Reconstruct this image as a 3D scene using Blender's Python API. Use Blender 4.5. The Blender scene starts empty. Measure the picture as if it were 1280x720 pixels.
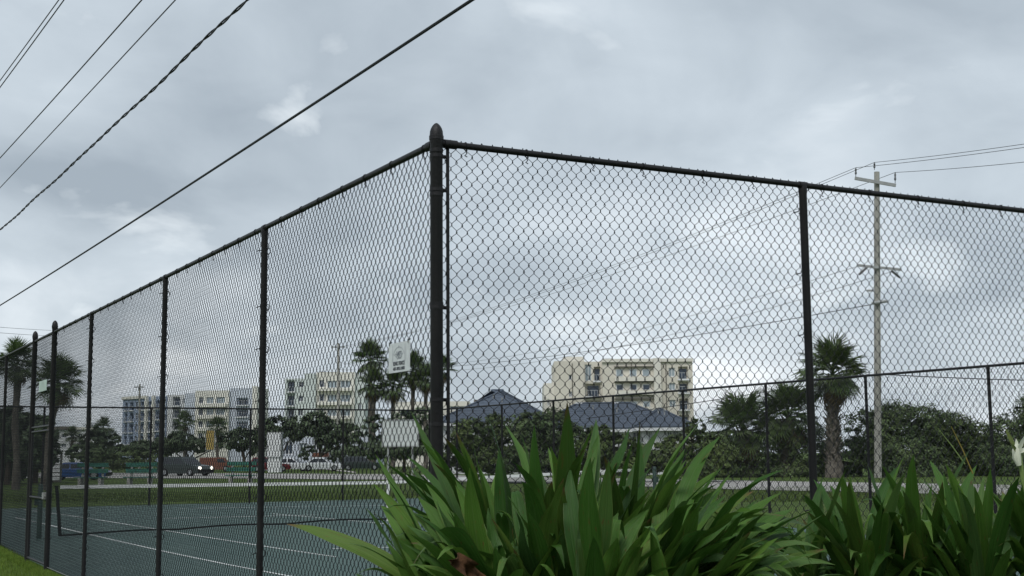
import bpy, bmesh, math, random
import numpy as np
from mathutils import Vector, Matrix
random.seed(7); RNG = np.random.default_rng(11)
S = bpy.context.scene
COL = S.collection
rad = math.radians

# ------------------------------------------------------------------ camera
F, YAW, PITCH, ROLL = 1643.3, rad(28.51), rad(7.24), rad(-0.49)
CP = Vector((-3.446, -7.323, 1.71))
_fw = Vector((math.sin(YAW)*math.cos(PITCH), math.cos(YAW)*math.cos(PITCH), math.sin(PITCH)))
_r = Vector((math.cos(YAW), -math.sin(YAW), 0)); _u = _r.cross(_fw)
CR = _r*math.cos(ROLL)+_u*math.sin(ROLL); CU = -_r*math.sin(ROLL)+_u*math.cos(ROLL)
HF = Vector((math.sin(YAW), math.cos(YAW), 0)); HR = Vector((math.cos(YAW), -math.sin(YAW), 0))
cam = bpy.data.cameras.new('camera'); co = bpy.data.objects.new('camera', cam); COL.objects.link(co)
M = Matrix((CR, CU, -_fw)).transposed().to_4x4(); M.translation = CP
co.matrix_world = M
cam.sensor_width = 36; cam.lens = F/1280*36; cam.clip_end = 6000; cam.clip_start = .05
S.camera = co

# ------------------------------------------------------------------ sky, sun, exposure
SKYSEED = 25.5; BREAKSEED = 14.9
SUN_AZ, SUN_EL = YAW+rad(200), rad(52)
W = bpy.data.worlds.new('World'); S.world = W; W.use_nodes = True
nt = W.node_tree; nt.nodes.clear()
def nd(t, ty, **k):
    n = t.nodes.new(ty)
    for a, b in k.items():
        if a.startswith('i_'): n.inputs[int(a[2:]) if a[2:].isdigit() else a[2:].replace('_', ' ')].default_value = b
        else: setattr(n, a, b)
    return n
sky = nd(nt, 'ShaderNodeTexSky', sky_type='NISHITA', sun_disc=False, sun_elevation=SUN_EL, sun_rotation=SUN_AZ, air_density=1.2, dust_density=2.0)
bg1 = nd(nt, 'ShaderNodeBackground', i_Strength=0.1); nt.links.new(sky.outputs[0], bg1.inputs[0])
tc = nd(nt, 'ShaderNodeTexCoord'); sp = nd(nt, 'ShaderNodeSeparateXYZ'); nt.links.new(tc.outputs['Generated'], sp.inputs[0])
def mth(t, op, a, b=None, clamp=False):
    n = t.nodes.new('ShaderNodeMath'); n.operation = op; n.use_clamp = clamp
    for i, v in enumerate((a, b)):
        if v is None: continue
        if isinstance(v, (int, float)): n.inputs[i].default_value = v
        else: t.links.new(v, n.inputs[i])
    return n.outputs[0]
zc = mth(nt, 'MAXIMUM', sp.outputs[2], 0.0); zd = mth(nt, 'ADD', zc, 0.42)
cx = nd(nt, 'ShaderNodeCombineXYZ', i_2=SKYSEED)
nt.links.new(mth(nt, 'DIVIDE', sp.outputs[0], zd), cx.inputs[0]); nt.links.new(mth(nt, 'DIVIDE', sp.outputs[1], zd), cx.inputs[1])
n1 = nd(nt, 'ShaderNodeTexNoise', i_Scale=2.3, i_Detail=7.0, i_Roughness=.46, i_Distortion=.55); nt.links.new(cx.outputs[0], n1.inputs['Vector'])
n2 = nd(nt, 'ShaderNodeTexNoise', i_Scale=6.0, i_Detail=6.0, i_Roughness=.5, i_Distortion=.4); nt.links.new(cx.outputs[0], n2.inputs['Vector'])
v = mth(nt, 'ADD', mth(nt, 'MULTIPLY', n1.outputs[0], .72), mth(nt, 'MULTIPLY', n2.outputs[0], .28))
v = mth(nt, 'ADD', mth(nt, 'MULTIPLY', mth(nt, 'SUBTRACT', v, .5), 1.25), .465)
hz = mth(nt, 'SUBTRACT', .11, mth(nt, 'MULTIPLY', zc, .55))
v = mth(nt, 'ADD', v, mth(nt, 'MAXIMUM', hz, -.04))
rp = nd(nt, 'ShaderNodeValToRGB'); nt.links.new(v, rp.inputs[0])
e = rp.color_ramp.elements; e[0].position = .27; e[0].color = (.300, .350, .400, 1); e[1].position = .74; e[1].color = (.78, .825, .86, 1)
m_ = e.new(.52); m_.color = (.475, .535, .588, 1); m_ = e.new(.64); m_.color = (.605, .66, .708, 1)
n3 = nd(nt, 'ShaderNodeTexNoise', i_Scale=5.2, i_Detail=5.0, i_Roughness=.5, i_Distortion=.3); ofs = nd(nt, 'ShaderNodeVectorMath', operation='ADD'); ofs.inputs[1].default_value = (0, 0, BREAKSEED); nt.links.new(cx.outputs[0], ofs.inputs[0]); nt.links.new(ofs.outputs[0], n3.inputs['Vector'])
brk = mth(nt, 'MULTIPLY', mth(nt, 'MULTIPLY', mth(nt, 'SUBTRACT', n3.outputs[0], .60, True), 7.0, True), .6)
bmx = nd(nt, 'ShaderNodeMix', data_type='RGBA'); nt.links.new(brk, bmx.inputs[0]); nt.links.new(rp.outputs[0], bmx.inputs[6]); bmx.inputs[7].default_value = (.80, .85, .88, 1)
bg2 = nd(nt, 'ShaderNodeBackground', i_Strength=1.0); nt.links.new(bmx.outputs[2], bg2.inputs[0])
mx = nd(nt, 'ShaderNodeMixShader', i_0=.95); nt.links.new(bg1.outputs[0], mx.inputs[1]); nt.links.new(bg2.outputs[0], mx.inputs[2])
wo = nd(nt, 'ShaderNodeOutputWorld'); nt.links.new(mx.outputs[0], wo.inputs[0])
sl = bpy.data.lights.new('sun', 'SUN'); sl.energy = 1.5; sl.angle = rad(25); sl.color = (1, .975, .94)
so = bpy.data.objects.new('sun', sl); COL.objects.link(so)
sd = Vector((math.sin(SUN_AZ)*math.cos(SUN_EL), math.cos(SUN_AZ)*math.cos(SUN_EL), math.sin(SUN_EL)))
so.rotation_euler = sd.to_track_quat('Z', 'Y').to_euler(); so.location = sd*60
S.view_settings.view_transform = 'Standard'; S.view_settings.look = 'None'; S.view_settings.exposure = 0.36; S.view_settings.gamma = 1
S.view_settings.use_curve_mapping = False
S.render.engine = 'CYCLES'; S.cycles.max_bounces = 6; S.cycles.transparent_max_bounces = 8

# ------------------------------------------------------------------ terrain maths
def sm(a, b, x):
    t = min(1, max(0, (x-a)/(b-a))); return t*t*(3-2*t)
def depth(x, y): return (x-CP.x)*HF.x+(y-CP.y)*HF.y
def gz(x, y):
    D = depth(x, y)
    return .30*sm(19, 38, D)-.05*sm(60, 90, D)-.25*sm(110, 260, D)
def ray(px, py): return (_fw + CR*((px-640)/F) + CU*((360-py)/F))
def at(px, py, D):
    d = ray(px, py); k = D/(d.x*HF.x+d.y*HF.y); return CP+d*k          # D: level distance in front of the photographer
def ground(px, py):
    d = ray(px, py); z = .2
    for _ in range(25):
        p = CP+d*((z-CP.z)/d.z); z = gz(p.x, p.y)
    return Vector((p.x, p.y, z))
def gp(px, D):
    p = at(px, 569, D); return Vector((p.x, p.y, gz(p.x, p.y)))
def onplane(px, py, P, N):
    d = ray(px, py); return CP+d*((P-CP).dot(N)/d.dot(N))

# ------------------------------------------------------------------ materials
MATS = {}
def mat(name, col, rough=.6, spec=.3, var=.12, scale=8., bump=.0, bscale=60., metal=0, col2=None, obj_rand=0., island=0., trans=0., emit=None, coords='Object', stretch=None):
    m = bpy.data.materials.new(name); m.use_nodes = True; t = m.node_tree; b = t.nodes['Principled BSDF']
    b.inputs['Roughness'].default_value = rough; b.inputs['Specular IOR Level'].default_value = spec; b.inputs['Metallic'].default_value = metal
    tc = nd(t, 'ShaderNodeTexCoord'); vec = tc.outputs[coords]
    if stretch:
        mp = nd(t, 'ShaderNodeMapping'); mp.inputs['Scale'].default_value = stretch; t.links.new(vec, mp.inputs[0]); vec = mp.outputs[0]
    n = nd(t, 'ShaderNodeTexNoise', i_Scale=scale, i_Detail=5., i_Roughness=.6); t.links.new(vec, n.inputs['Vector'])
    c2 = col2 or tuple(min(1, c*(1+var*2.2)) for c in col)
    c1 = tuple(c*(1-var) for c in col) if not col2 else col
    r = nd(t, 'ShaderNodeValToRGB'); t.links.new(n.outputs[0], r.inputs[0])
    r.color_ramp.elements[0].position = .32; r.color_ramp.elements[0].color = (*c1, 1)
    r.color_ramp.elements[1].position = .70; r.color_ramp.elements[1].color = (*c2, 1)
    out = r.outputs[0]
    if obj_rand or island:
        if island: src = nd(t, 'ShaderNodeNewGeometry').outputs['Random Per Island']; amt = island
        else: src = nd(t, 'ShaderNodeObjectInfo').outputs['Random']; amt = obj_rand
        hs = nd(t, 'ShaderNodeHueSaturation'); t.links.new(out, hs.inputs['Color'])
        t.links.new(mth(t, 'ADD', mth(t, 'MULTIPLY', src, 2*amt), 1-amt), hs.inputs['Value'])
        t.links.new(mth(t, 'ADD', mth(t, 'MULTIPLY', src, .06*amt), .5-.03*amt), hs.inputs['Hue'])
        out = hs.outputs[0]
    t.links.new(out, b.inputs['Base Color'])
    if bump:
        nb = nd(t, 'ShaderNodeTexNoise', i_Scale=bscale, i_Detail=4.); t.links.new(vec, nb.inputs['Vector'])
        bp = nd(t, 'ShaderNodeBump', i_Strength=bump, i_Distance=.02); t.links.new(nb.outputs[0], bp.inputs['Height']); t.links.new(bp.outputs[0], b.inputs['Normal'])
    if trans:
        o = t.nodes['Material Output']; tr = nd(t, 'ShaderNodeBsdfTranslucent'); t.links.new(out, tr.inputs[0])
        ms = nd(t, 'ShaderNodeMixShader', i_0=trans); t.links.new(b.outputs[0], ms.inputs[1]); t.links.new(tr.outputs[0], ms.inputs[2]); t.links.new(ms.outputs[0], o.inputs[0])
    if emit: b.inputs['Emission Color'].default_value = (*emit[:3], 1); b.inputs['Emission Strength'].default_value = emit[3]
    MATS[name] = m; return m
mat('vinyl', (.006, .006, .007), .48, .32, .4, 9, .25, 160, col2=(.016, .015, .016), stretch=(1, 1, .35))
mat('wire', (.008, .009, .011), .5, .35, .2, 40)
mat('galv', (.30, .30, .29), .5, .5, .2, 40, metal=.6)
mat('grass', (.045, .075, .018), .95, .1, .3, .9, .9, 35, col2=(.085, .125, .03))
mat('blade', (.10, .17, .025), .7, .2, .25, 3, island=.35, trans=.3, col2=(.17, .24, .04))
mat('court', (.047, .088, .078), .62, .3, .1, .42, .3, 260, col2=(.064, .108, .094))
mat('paint', (.52, .55, .54), .8, .2, .18, 7, col2=(.68, .70, .68))
mat('road', (.27, .26, .245), .9, .2, .1, .6, .3, 40, col2=(.36, .35, .33))
mat('kerb', (.42, .40, .37), .9, .2, .1, 2)
mat('soil', (.025, .018, .012), .95, .1, .3, 6, .8, 30)
mat('net', (.010, .012, .012), .8, .2)
mat('tape', (.72, .72, .70), .7, .2, .06, 10)
mat('netpost', (.022, .050, .040), .45, .4, .1, 10)
mat('signwhite', (.60, .63, .63), .5, .35, .06, 12)
mat('ink', (.03, .035, .05), .6, .2)
mat('inkpale', (.20, .22, .25), .6, .2)
mat('cable', (.012, .012, .013), .5, .35)
mat('cablegrey', (.05, .05, .052), .5, .35)
mat('pole', (.27, .265, .24), .85, .2, .22, 3, .4, 30, stretch=(1, 1, .12))
mat('polearm', (.30, .31, .31), .7, .2, .1, 5)
mat('insul', (.08, .085, .09), .35, .5)
mat('leafgreen', (.03, .06, .02))
mat('boot', (.075, .066, .056), .95, .1, .35, 4, .6, 40, col2=(.19, .17, .145))
mat('frond', (.044, .072, .026), .5, .4, .2, 1.2, obj_rand=.35, trans=.15, col2=(.10, .145, .052))
mat('deadfrond', (.085, .06, .035), .9, .1, .3, 2, obj_rand=.3, trans=.1, col2=(.16, .12, .075))
mat('hedge', (.042, .070, .026), .6, .3, .25, .5, island=.4, trans=.18, col2=(.125, .168, .064))
mat('hedge2', (.045, .072, .020), .6, .3, .25, .5, island=.4, trans=.18, col2=(.125, .165, .050))
mat('treedark', (.050, .075, .040), .65, .3, .25, .3, island=.4, trans=.15, col2=(.115, .155, .078))
mat('bark', (.06, .048, .036), .95, .1, .3, 3, .6, 25)
mat('beige', (.62, .585, .51), .9, .15, .05, .25, .2, 20)
mat('beigelight', (.68, .655, .59), .9, .15, .05, .25)
mat('cream', (.70, .685, .62), .9, .15, .05, .2)
mat('mint', (.57, .62, .60), .9, .15, .05, .2)
mat('lavender', (.52, .56, .63), .9, .15, .06, .2)
mat('bluewall', (.30, .36, .47), .9, .15, .06, .2)
mat('whitewall', (.62, .63, .64), .9, .15, .05, .3)
mat('glass', (.035, .05, .075), .12, .6, .3, .4)
mat('glasspale', (.26, .31, .34), .15, .6, .15, .4)
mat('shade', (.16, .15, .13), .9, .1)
mat('rail', (.40, .41, .42), .6, .3)
mat('roof', (.078, .096, .125), .85, .25, .12, 2.5, .5, 18)
mat('trim', (.66, .67, .68), .7, .2)
mat('carred', (.12, .012, .018), .3, .6); mat('cargreen', (.030, .042, .040), .3, .6); mat('carblue', (.015, .06, .20), .3, .6)
mat('carwhite', (.6, .62, .64), .3, .6); mat('carorange', (.17, .065, .042), .4, .5); mat('carglass', (.012, .016, .02), .1, .7)
mat('tyre', (.012, .012, .012), .85, .2); mat('rim', (.35, .36, .37), .35, .5, metal=.7)
mat('lampoff', (.55, .56, .57), .15, .6)
mat('lampon', (.9, .9, .85), .2, .5, emit=(1, .95, .82, 3.0))
mat('benchgreen', (.03, .13, .10), .6, .3, .15, 6); mat('concrete', (.33, .32, .30), .9, .2, .15, 3)
mat('yellowsign', (.34, .25, .08), .6, .3, .1, 2)
mat('palesign', (.42, .52, .46), .6, .3, .1, 4)
mat('lilywhite', (.72, .74, .60), .6, .3, .08, 8, trans=.25)
mat('lilystalk', (.20, .16, .04), .7, .2)
mat('stalk', (.14, .20, .06), .6, .3)
mat('deadleaf', (.035, .018, .010), .9, .15, .35, 14, .5, 60, col2=(.13, .065, .03))

# lily leaf: u runs base to tip, v across (0.5 is the midrib)
def leaf_material(name, base, light, tipbrown):
    m = bpy.data.materials.new(name); m.use_nodes = True; t = m.node_tree; b = t.nodes['Principled BSDF']
    b.inputs['Roughness'].default_value = .46; b.inputs['Specular IOR Level'].default_value = .24
    uv = nd(t, 'ShaderNodeUVMap'); s = nd(t, 'ShaderNodeSeparateXYZ'); t.links.new(uv.outputs[0], s.inputs[0])
    oi = nd(t, 'ShaderNodeObjectInfo')
    mp = nd(t, 'ShaderNodeMapping'); mp.inputs['Scale'].default_value = (1.4, 26, 1); t.links.new(uv.outputs[0], mp.inputs[0])
    cmb = nd(t, 'ShaderNodeCombineXYZ'); t.links.new(mth(t, 'MULTIPLY', oi.outputs['Random'], 90.), cmb.inputs[2])
    va = nd(t, 'ShaderNodeVectorMath', operation='ADD'); t.links.new(mp.outputs[0], va.inputs[0]); t.links.new(cmb.outputs[0], va.inputs[1])
    vein = nd(t, 'ShaderNodeTexNoise', i_Scale=1.0, i_Detail=3.); t.links.new(va.outputs[0], vein.inputs['Vector'])
    mp2 = nd(t, 'ShaderNodeMapping'); mp2.inputs['Scale'].default_value = (5, 2.2, 1); t.links.new(uv.outputs[0], mp2.inputs[0])
    vb = nd(t, 'ShaderNodeVectorMath', operation='ADD'); t.links.new(mp2.outputs[0], vb.inputs[0]); t.links.new(cmb.outputs[0], vb.inputs[1])
    blot = nd(t, 'ShaderNodeTexNoise', i_Scale=1.0, i_Detail=5.); t.links.new(vb.outputs[0], blot.inputs['Vector'])
    def mix(f, a, bb):
        n = nd(t, 'ShaderNodeMix', data_type='RGBA')
        if isinstance(f, (int, float)): n.inputs[0].default_value = f
        else: t.links.new(f, n.inputs[0])
        for i, c in ((6, a), (7, bb)):
            if isinstance(c, tuple): n.inputs[i].default_value = (*c, 1)
            else: t.links.new(c, n.inputs[i])
        return n.outputs[2]
    dv = mth(t, 'ABSOLUTE', mth(t, 'SUBTRACT', s.outputs[1], .5))
    c = mix(mth(t, 'MULTIPLY', mth(t, 'SUBTRACT', vein.outputs[0], .3, True), 1.6, True), base, light)
    c = mix(mth(t, 'MULTIPLY', mth(t, 'SUBTRACT', blot.outputs[0], .55, True), 2.2, True), c, (base[0]*.8, base[1]*.75, base[2]*.8))
    edge = mth(t, 'MULTIPLY', mth(t, 'SUBTRACT', dv, .455, True), 16., True)
    c = mix(mth(t, 'MULTIPLY', edge, .55), c, (.16, .17, .05))
    rib = mth(t, 'SUBTRACT', 1., mth(t, 'MULTIPLY', dv, 22.), True)
    c = mix(mth(t, 'MULTIPLY', rib, .35), c, (.10, .16, .05))
    spots = nd(t, 'ShaderNodeTexNoise', i_Scale=3.2, i_Detail=4.); t.links.new(vb.outputs[0], spots.inputs['Vector'])
    c = mix(mth(t, 'MULTIPLY', mth(t, 'SUBTRACT', spots.outputs[0], .63, True), 7., True), c, (.12, .065, .02))
    if tipbrown:
        tp = mth(t, 'MULTIPLY', mth(t, 'SUBTRACT', mth(t, 'ADD', s.outputs[0], mth(t, 'MULTIPLY', blot.outputs[0], .12)), .955, True), 14., True)
        c = mix(tp, c, (.11, .082, .03))
    hs = nd(t, 'ShaderNodeHueSaturation'); t.links.new(c, hs.inputs['Color'])
    t.links.new(mth(t, 'ADD', mth(t, 'MULTIPLY', oi.outputs['Random'], .75), .66), hs.inputs['Value'])
    t.links.new(mth(t, 'ADD', mth(t, 'MULTIPLY', oi.outputs['Random'], -.03), .512), hs.inputs['Hue'])
    c = hs.outputs[0]
    t.links.new(c, b.inputs['Base Color'])
    bp = nd(t, 'ShaderNodeBump', i_Strength=.6, i_Distance=.005); t.links.new(vein.outputs[0], bp.inputs['Height']); t.links.new(bp.outputs[0], b.inputs['Normal'])
    tr = nd(t, 'ShaderNodeBsdfTranslucent'); t.links.new(c, tr.inputs[0])
    ms = nd(t, 'ShaderNodeMixShader', i_0=.22); o = t.nodes['Material Output']
    t.links.new(b.outputs[0], ms.inputs[1]); t.links.new(tr.outputs[0], ms.inputs[2]); t.links.new(ms.outputs[0], o.inputs[0])
    MATS[name] = m
leaf_material('lily', (.038, .104, .014), (.090, .198, .034), False)
leaf_material('lilybrown', (.045, .100, .015), (.098, .182, .034), True)
leaf_material('lilyyellow', (.09, .125, .03), (.15, .19, .055), True)
leaf_material('lilyblue', (.040, .098, .022), (.092, .178, .046), False)

# ------------------------------------------------------------------ object helpers
ORG = {}
def link(o): COL.objects.link(o); return o
def tag(o, label=None, cat=None, group=None, kind=None):
    if label: o['label'] = label
    if cat: o['category'] = cat
    if group: o['group'] = group
    if kind: o['kind'] = kind
    return o
def thing(name, loc, label, cat, group=None):
    o = link(bpy.data.objects.new(name, None)); o.location = loc; o.empty_display_size = .3
    ORG[o.name] = Vector(loc); return tag(o, label, cat, group)
class MB:
    def __init__(s): s.v = []; s.f = []; s.uv = None
    def add(s, V, Fc):
        k = len(s.v); s.v += [tuple(p) for p in V]; s.f += [tuple(i+k for i in f) for f in Fc]; return s
    def box(s, c, h, ax=None):
        c = Vector(c); ax = ax or (Vector((1, 0, 0)), Vector((0, 1, 0)), Vector((0, 0, 1)))
        V = [c+ax[0]*h[0]*i+ax[1]*h[1]*j+ax[2]*h[2]*k for k in (-1, 1) for j in (-1, 1) for i in (-1, 1)]
        return s.add(V, [(0, 2, 3, 1), (4, 5, 7, 6), (0, 1, 5, 4), (2, 6, 7, 3), (0, 4, 6, 2), (1, 3, 7, 5)])
    def tube(s, pts, r, n=10, caps=True):
        pts = [Vector(p) for p in pts]; rr = r if isinstance(r, (list, tuple)) else [r]*len(pts)
        k0 = len(s.v); prev = None
        for i, p in enumerate(pts):
            t = (pts[min(i+1, len(pts)-1)]-pts[max(i-1, 0)])
            t = t.normalized() if t.length > 1e-9 else Vector((0, 0, 1))
            a = prev if prev is not None else (Vector((0, 0, 1)) if abs(t.z) < .9 else Vector((1, 0, 0)))
            a = (a-t*a.dot(t)).normalized(); prev = a; b = t.cross(a)
            for j in range(n):
                q = 2*math.pi*j/n; s.v.append(tuple(p+a*(rr[i]*math.cos(q))+b*(rr[i]*math.sin(q))))
        for i in range(len(pts)-1):
            for j in range(n):
                s.f.append((k0+i*n+j, k0+i*n+(j+1) % n, k0+(i+1)*n+(j+1) % n, k0+(i+1)*n+j))
        if caps:
            s.f.append(tuple(k0+j for j in reversed(range(n)))); s.f.append(tuple(k0+(len(pts)-1)*n+j for j in range(n)))
        return s
    def build(s, name, m, parent=None, smooth=False, origin=None):
        org = ORG[parent.name] if parent is not None else (Vector(origin) if origin is not None else Vector((0, 0, 0)))
        me = bpy.data.meshes.new(name)
        ox, oy, oz = org
        me.from_pydata([(a-ox, b-oy, c-oz) for a, b, c in s.v], [], s.f)
        me.materials.append(MATS[m] if isinstance(m, str) else m)
        if smooth:
            me.polygons.foreach_set('use_smooth', [True]*len(me.polygons))
            me.set_sharp_from_angle(angle=rad(40))
        me.update()
        o = link(bpy.data.objects.new(name, me))
        if parent is not None: o.parent = parent
        else: o.location = org
        ORG[o.name] = org
        return o
def np_mesh(name, V, Fq, m):
    me = bpy.data.meshes.new(name); V = np.asarray(V, np.float32); Fq = np.asarray(Fq, np.int32)
    n, k = Fq.shape
    me.vertices.add(len(V)); me.vertices.foreach_set('co', V.ravel())
    me.loops.add(n*k); me.loops.foreach_set('vertex_index', Fq.ravel())
    me.polygons.add(n); me.polygons.foreach_set('loop_start', np.arange(0, n*k, k, dtype=np.int32))
    me.update(calc_edges=True); me.materials.append(MATS[m]); return me
def child(name, me, parent, loc=(0, 0, 0), rot=None, scale=None):
    o = link(bpy.data.objects.new(name, me)); o.parent = parent; o.location = loc
    if rot is not None: o.rotation_euler = rot
    if scale is not None: o.scale = (scale,)*3 if isinstance(scale, (int, float)) else scale
    ORG[o.name] = ORG[parent.name]+Vector(loc); return o

# ------------------------------------------------------------------ ground, court, road
def axis():
    near = list(np.arange(-60, 121, 1.0)); k = 1.0; a = [-60.]; b = [120.]
    while a[-1] > -2600: k *= 1.22; a.append(a[-1]-k)
    k = 1.0
    while b[-1] < 3200: k *= 1.22; b.append(b[-1]+k)
    return np.array(a[1:][::-1]+near+b[1:])
ax = axis(); N = len(ax)
V = [(x, y, gz(x, y)) for y in ax for x in ax]
I = np.arange(N*N).reshape(N, N)
Q = np.stack([I[:-1, :-1], I[:-1, 1:], I[1:, 1:], I[1:, :-1]], -1).reshape(-1, 4)
o = link(bpy.data.objects.new('grass_ground', np_mesh('grass_ground', V, Q, 'grass'))); tag(o, kind='structure')
cxs = np.arange(0, 16, 1.); cys = np.arange(0, 33.1, 1.)
V = [(x if x > 0 else .10, y if y > 0 else .10, gz(x, y)+.014) for y in cys for x in cxs]
I = np.arange(len(V)).reshape(len(cys), len(cxs)); Q = np.stack([I[:-1, :-1], I[:-1, 1:], I[1:, 1:], I[1:, :-1]], -1).reshape(-1, 4)
court = link(bpy.data.objects.new('tennis_court', np_mesh('tennis_court', V, Q, 'court'))); tag(court, kind='structure'); ORG[court.name] = Vector((0, 0, 0))
def strip(p, q, w, dz, name, m, parent):
    p, q = Vector((p[0], p[1], 0)), Vector((q[0], q[1], 0)); n = max(2, int((q-p).length*1.5)); s = (q-p).normalized().cross(Vector((0, 0, 1)))*w/2
    b = MB(); V = []
    for i in range(n+1):
        c = p.lerp(q, i/n)
        for k in (-1, 1): c2 = c+s*k; V.append((c2.x, c2.y, gz(c2.x, c2.y)+dz))
    b.add(V, [(2*i, 2*i+1, 2*i+3, 2*i+2) for i in range(n)]); return b.build(name, m, parent)
def gl(px, py): g = ground(px, py); return g
def court_line(a, b, w=.06, e0=0., e1=0.):
    p, q = gl(*a), gl(*b); d = (q-p).normalized(); strip(p-d*e0, q+d*e1, w, .020, 'painted_line', 'paint', court)
court_line((20, 648), (420, 732), .06)
court_line((30, 638), (420, 697.5), .055)
court_line((225, 636.5), (520, 632), .10)
court_line((205, 649), (400, 644.5), .08)
court_line((340, 643), (515, 659), .06)
court_line((415, 687), (700, 681), .07)

def band(name, near, far, m, dz, kind='structure', n=60, k=5):
    def samp(L, t):
        x = L[0][0]+(L[-1][0]-L[0][0])*t
        for (a, b) in zip(L, L[1:]):
            if a[0] <= x <= b[0]: return ground(x, a[1]+(b[1]-a[1])*(x-a[0])/(b[0]-a[0]))
        return ground(*L[-1])
    V = []
    for i in range(n+1):
        a, b = samp(near, i/n), samp(far, i/n)
        for j in range(k+1):
            c = a.lerp(b, j/k); V.append((c.x, c.y, gz(c.x, c.y)+dz))
    mb = MB().add(V, [(i*(k+1)+j, i*(k+1)+j+1, (i+1)*(k+1)+j+1, (i+1)*(k+1)+j) for i in range(n) for j in range(k)])
    return tag(mb.build(name, m), kind=kind)
band('road', [(-260, 597), (300, 598.5), (480, 600), (700, 605), (900, 612), (1500, 626)], [(-260, 590), (300, 592), (480, 593), (700, 597), (900, 601), (1500, 611)], 'road', .03)
band('path', [(318, 590), (345, 587), (375, 586.2), (405, 587), (445, 592)], [(318, 588.6), (345, 585.6), (375, 584.8), (405, 585.6), (445, 590.4)], 'kerb', .05)

# ------------------------------------------------------------------ chain-link fence
def chain_mesh(name, L, H, w=.074, h=.090, r=.0027):
    nx = int(round(L/(w/2))); ny = int(round(H/(h/2))); dx = L/nx; dy = H/ny
    i = np.arange(nx)[:, None]; k = np.arange(ny+1)[None, :]
    k = np.repeat(np.arange(ny+1), 2)[None, :]; hook = np.tile([-1., 1.], ny+1)[None, :]
    par = (k+i) % 2
    x = (i+par)*dx+np.where(par == 1, .0016, -.0016)+np.repeat(RNG.normal(0, .0016, (nx, ny+1)), 2, axis=1)
    z = k*dy+hook*.0075+0*i; y = np.where(par == 1, .0035, -.0035)*hook
    P = np.stack([x, y+0*x, z], -1); m2 = 2*(ny+1)
    P[:, :, 1] += .006*np.sin(P[:, :, 0]*2.1+1)*np.sin(P[:, :, 2]*1.7)
    ring = np.array([(1.15*r, -.5*r, 0), (0, 1.0*r, 0), (-1.15*r, -.5*r, 0)])
    V = (P[:, :, None, :]+ring[None, None]).reshape(-1, 3)
    b = (np.arange(nx)[:, None]*m2+np.arange(m2-1)[None, :])*3
    b = b.reshape(-1, 1)
    q = []
    for j in range(3):
        j2 = (j+1) % 3; q.append(np.concatenate([b+j, b+j2, b+3+j2, b+3+j], 1))
    return np_mesh(name, V, np.concatenate(q), 'wire')
H = 3.66
ZUP = Vector((0, 0, 1))
def rot_to(d): return (0, 0, math.atan2(d.y, d.x))
def post(parent, x, y, ztop, r, cap=True, dome=False, zb=None):
    g = gz(x, y)-.15 if zb is None else zb
    b = MB()
    pr = [(0, r), (ztop-g-.06, r), (ztop-g-.05, r*1.10), (ztop-g-.0, r*1.10)]
    b.tube([(x, y, g+a) for a, _ in pr], [q for _, q in pr], 20)
    o = b.build('post', 'vinyl', parent, True)
    if dome:
        b = MB(); c = [(-.035, 1.08), (-.032, 1.17), (-.008, 1.18), (-.004, 1.08), (.022, 1.04), (.044, .86), (.062, .58), (.074, .27), (.078, .03)]
        b.tube([(x, y, ztop+a) for a, _ in c], [r*q for _, q in c], 20); b.build('cap', 'vinyl', o, True)
    return o
def bands(parent, x, y, zs, r, d):
    for z in zs:
        r = .040
        b = MB(); b.tube([(x, y, z-.011), (x, y, z+.011)], r*1.07, 18)
        b.box((x+d.x*r*1.35, y+d.y*r*1.35, z), (.02 if abs(d.x) > .5 else .006, .02 if abs(d.y) > .5 else .006, .011))
        b.tube([(x+d.x*r*1.5-d.y*.018, y+d.y*r*1.5+d.x*.018, z), (x+d.x*r*1.5+d.y*.018, y+d.y*r*1.5-d.x*.018, z)], .006, 6)
        b.build('brace_band', 'vinyl', parent, True)
def tie_mesh():
    b = MB(); pts = [(.024*math.cos(a), 0, .024*math.sin(a)) for a in np.linspace(-1.2, 4.3, 12)]
    pts = [(0, y*1.0, z) for y, _, z in pts]
    b.tube(pts, .0032, 5); b.tube([(0, .004, -.022), (.014, .004, -.045), (-.004, .0, -.062), (.012, -.004, -.07)], .0036, 5)
    me = bpy.data.meshes.new('wire_tie'); me.from_pydata(b.v, [], b.f); me.materials.append(MATS['wire']); return me
TIE = tie_mesh()
def run(parent, p0, d, spans, htop, meshz, near=True, wireset={}, posts=None, rr=.0215, pr=.030, meshr=.0027, r_off=0.0, skip=()):
    """posts at the ends of each span, a top rail and one chain mesh for each span"""
    s = 0.; n = Vector((-d.y, d.x, 0))
    for i, L in enumerate(spans):
        a = p0+d*s; b = p0+d*(s+L)
        zt = htop
        MB().tube([(a.x, a.y, zt), (b.x, b.y, zt)], rr, 12).build('top_rail', 'vinyl', parent, True)
        key = (round(L, 3), round(meshz[1]-meshz[0], 2), meshr)
        g = max(meshz[0], .0)
        if key not in wireset: wireset[key] = chain_mesh('chain_mesh', L, meshz[1]-meshz[0], r=meshr)
        off = n*r_off
        org = ORG[parent.name]
        c = child('chain_mesh', wireset[key], parent, (a.x+off.x-org.x, a.y+off.y-org.y, meshz[0]-org.z), rot_to(d)); c['kind'] = 'stuff'
        if near:
            for t in np.arange(.22, L, .46):
                q = a+d*(t+random.uniform(-.05, .05)); k = child('wire_tie', TIE, parent, (q.x-org.x, q.y-org.y, zt-org.z), rot_to(d))
            if i not in skip:
                for z in np.arange(.5, htop-.1, .42):
                    k = child('wire_tie', TIE, parent, (b.x-org.x+off.x, b.y-org.y+off.y, z+random.uniform(-.05, .05)-org.z), (rad(90), 0, rot_to(d)[2]), 1.2)
        s += L
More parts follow.
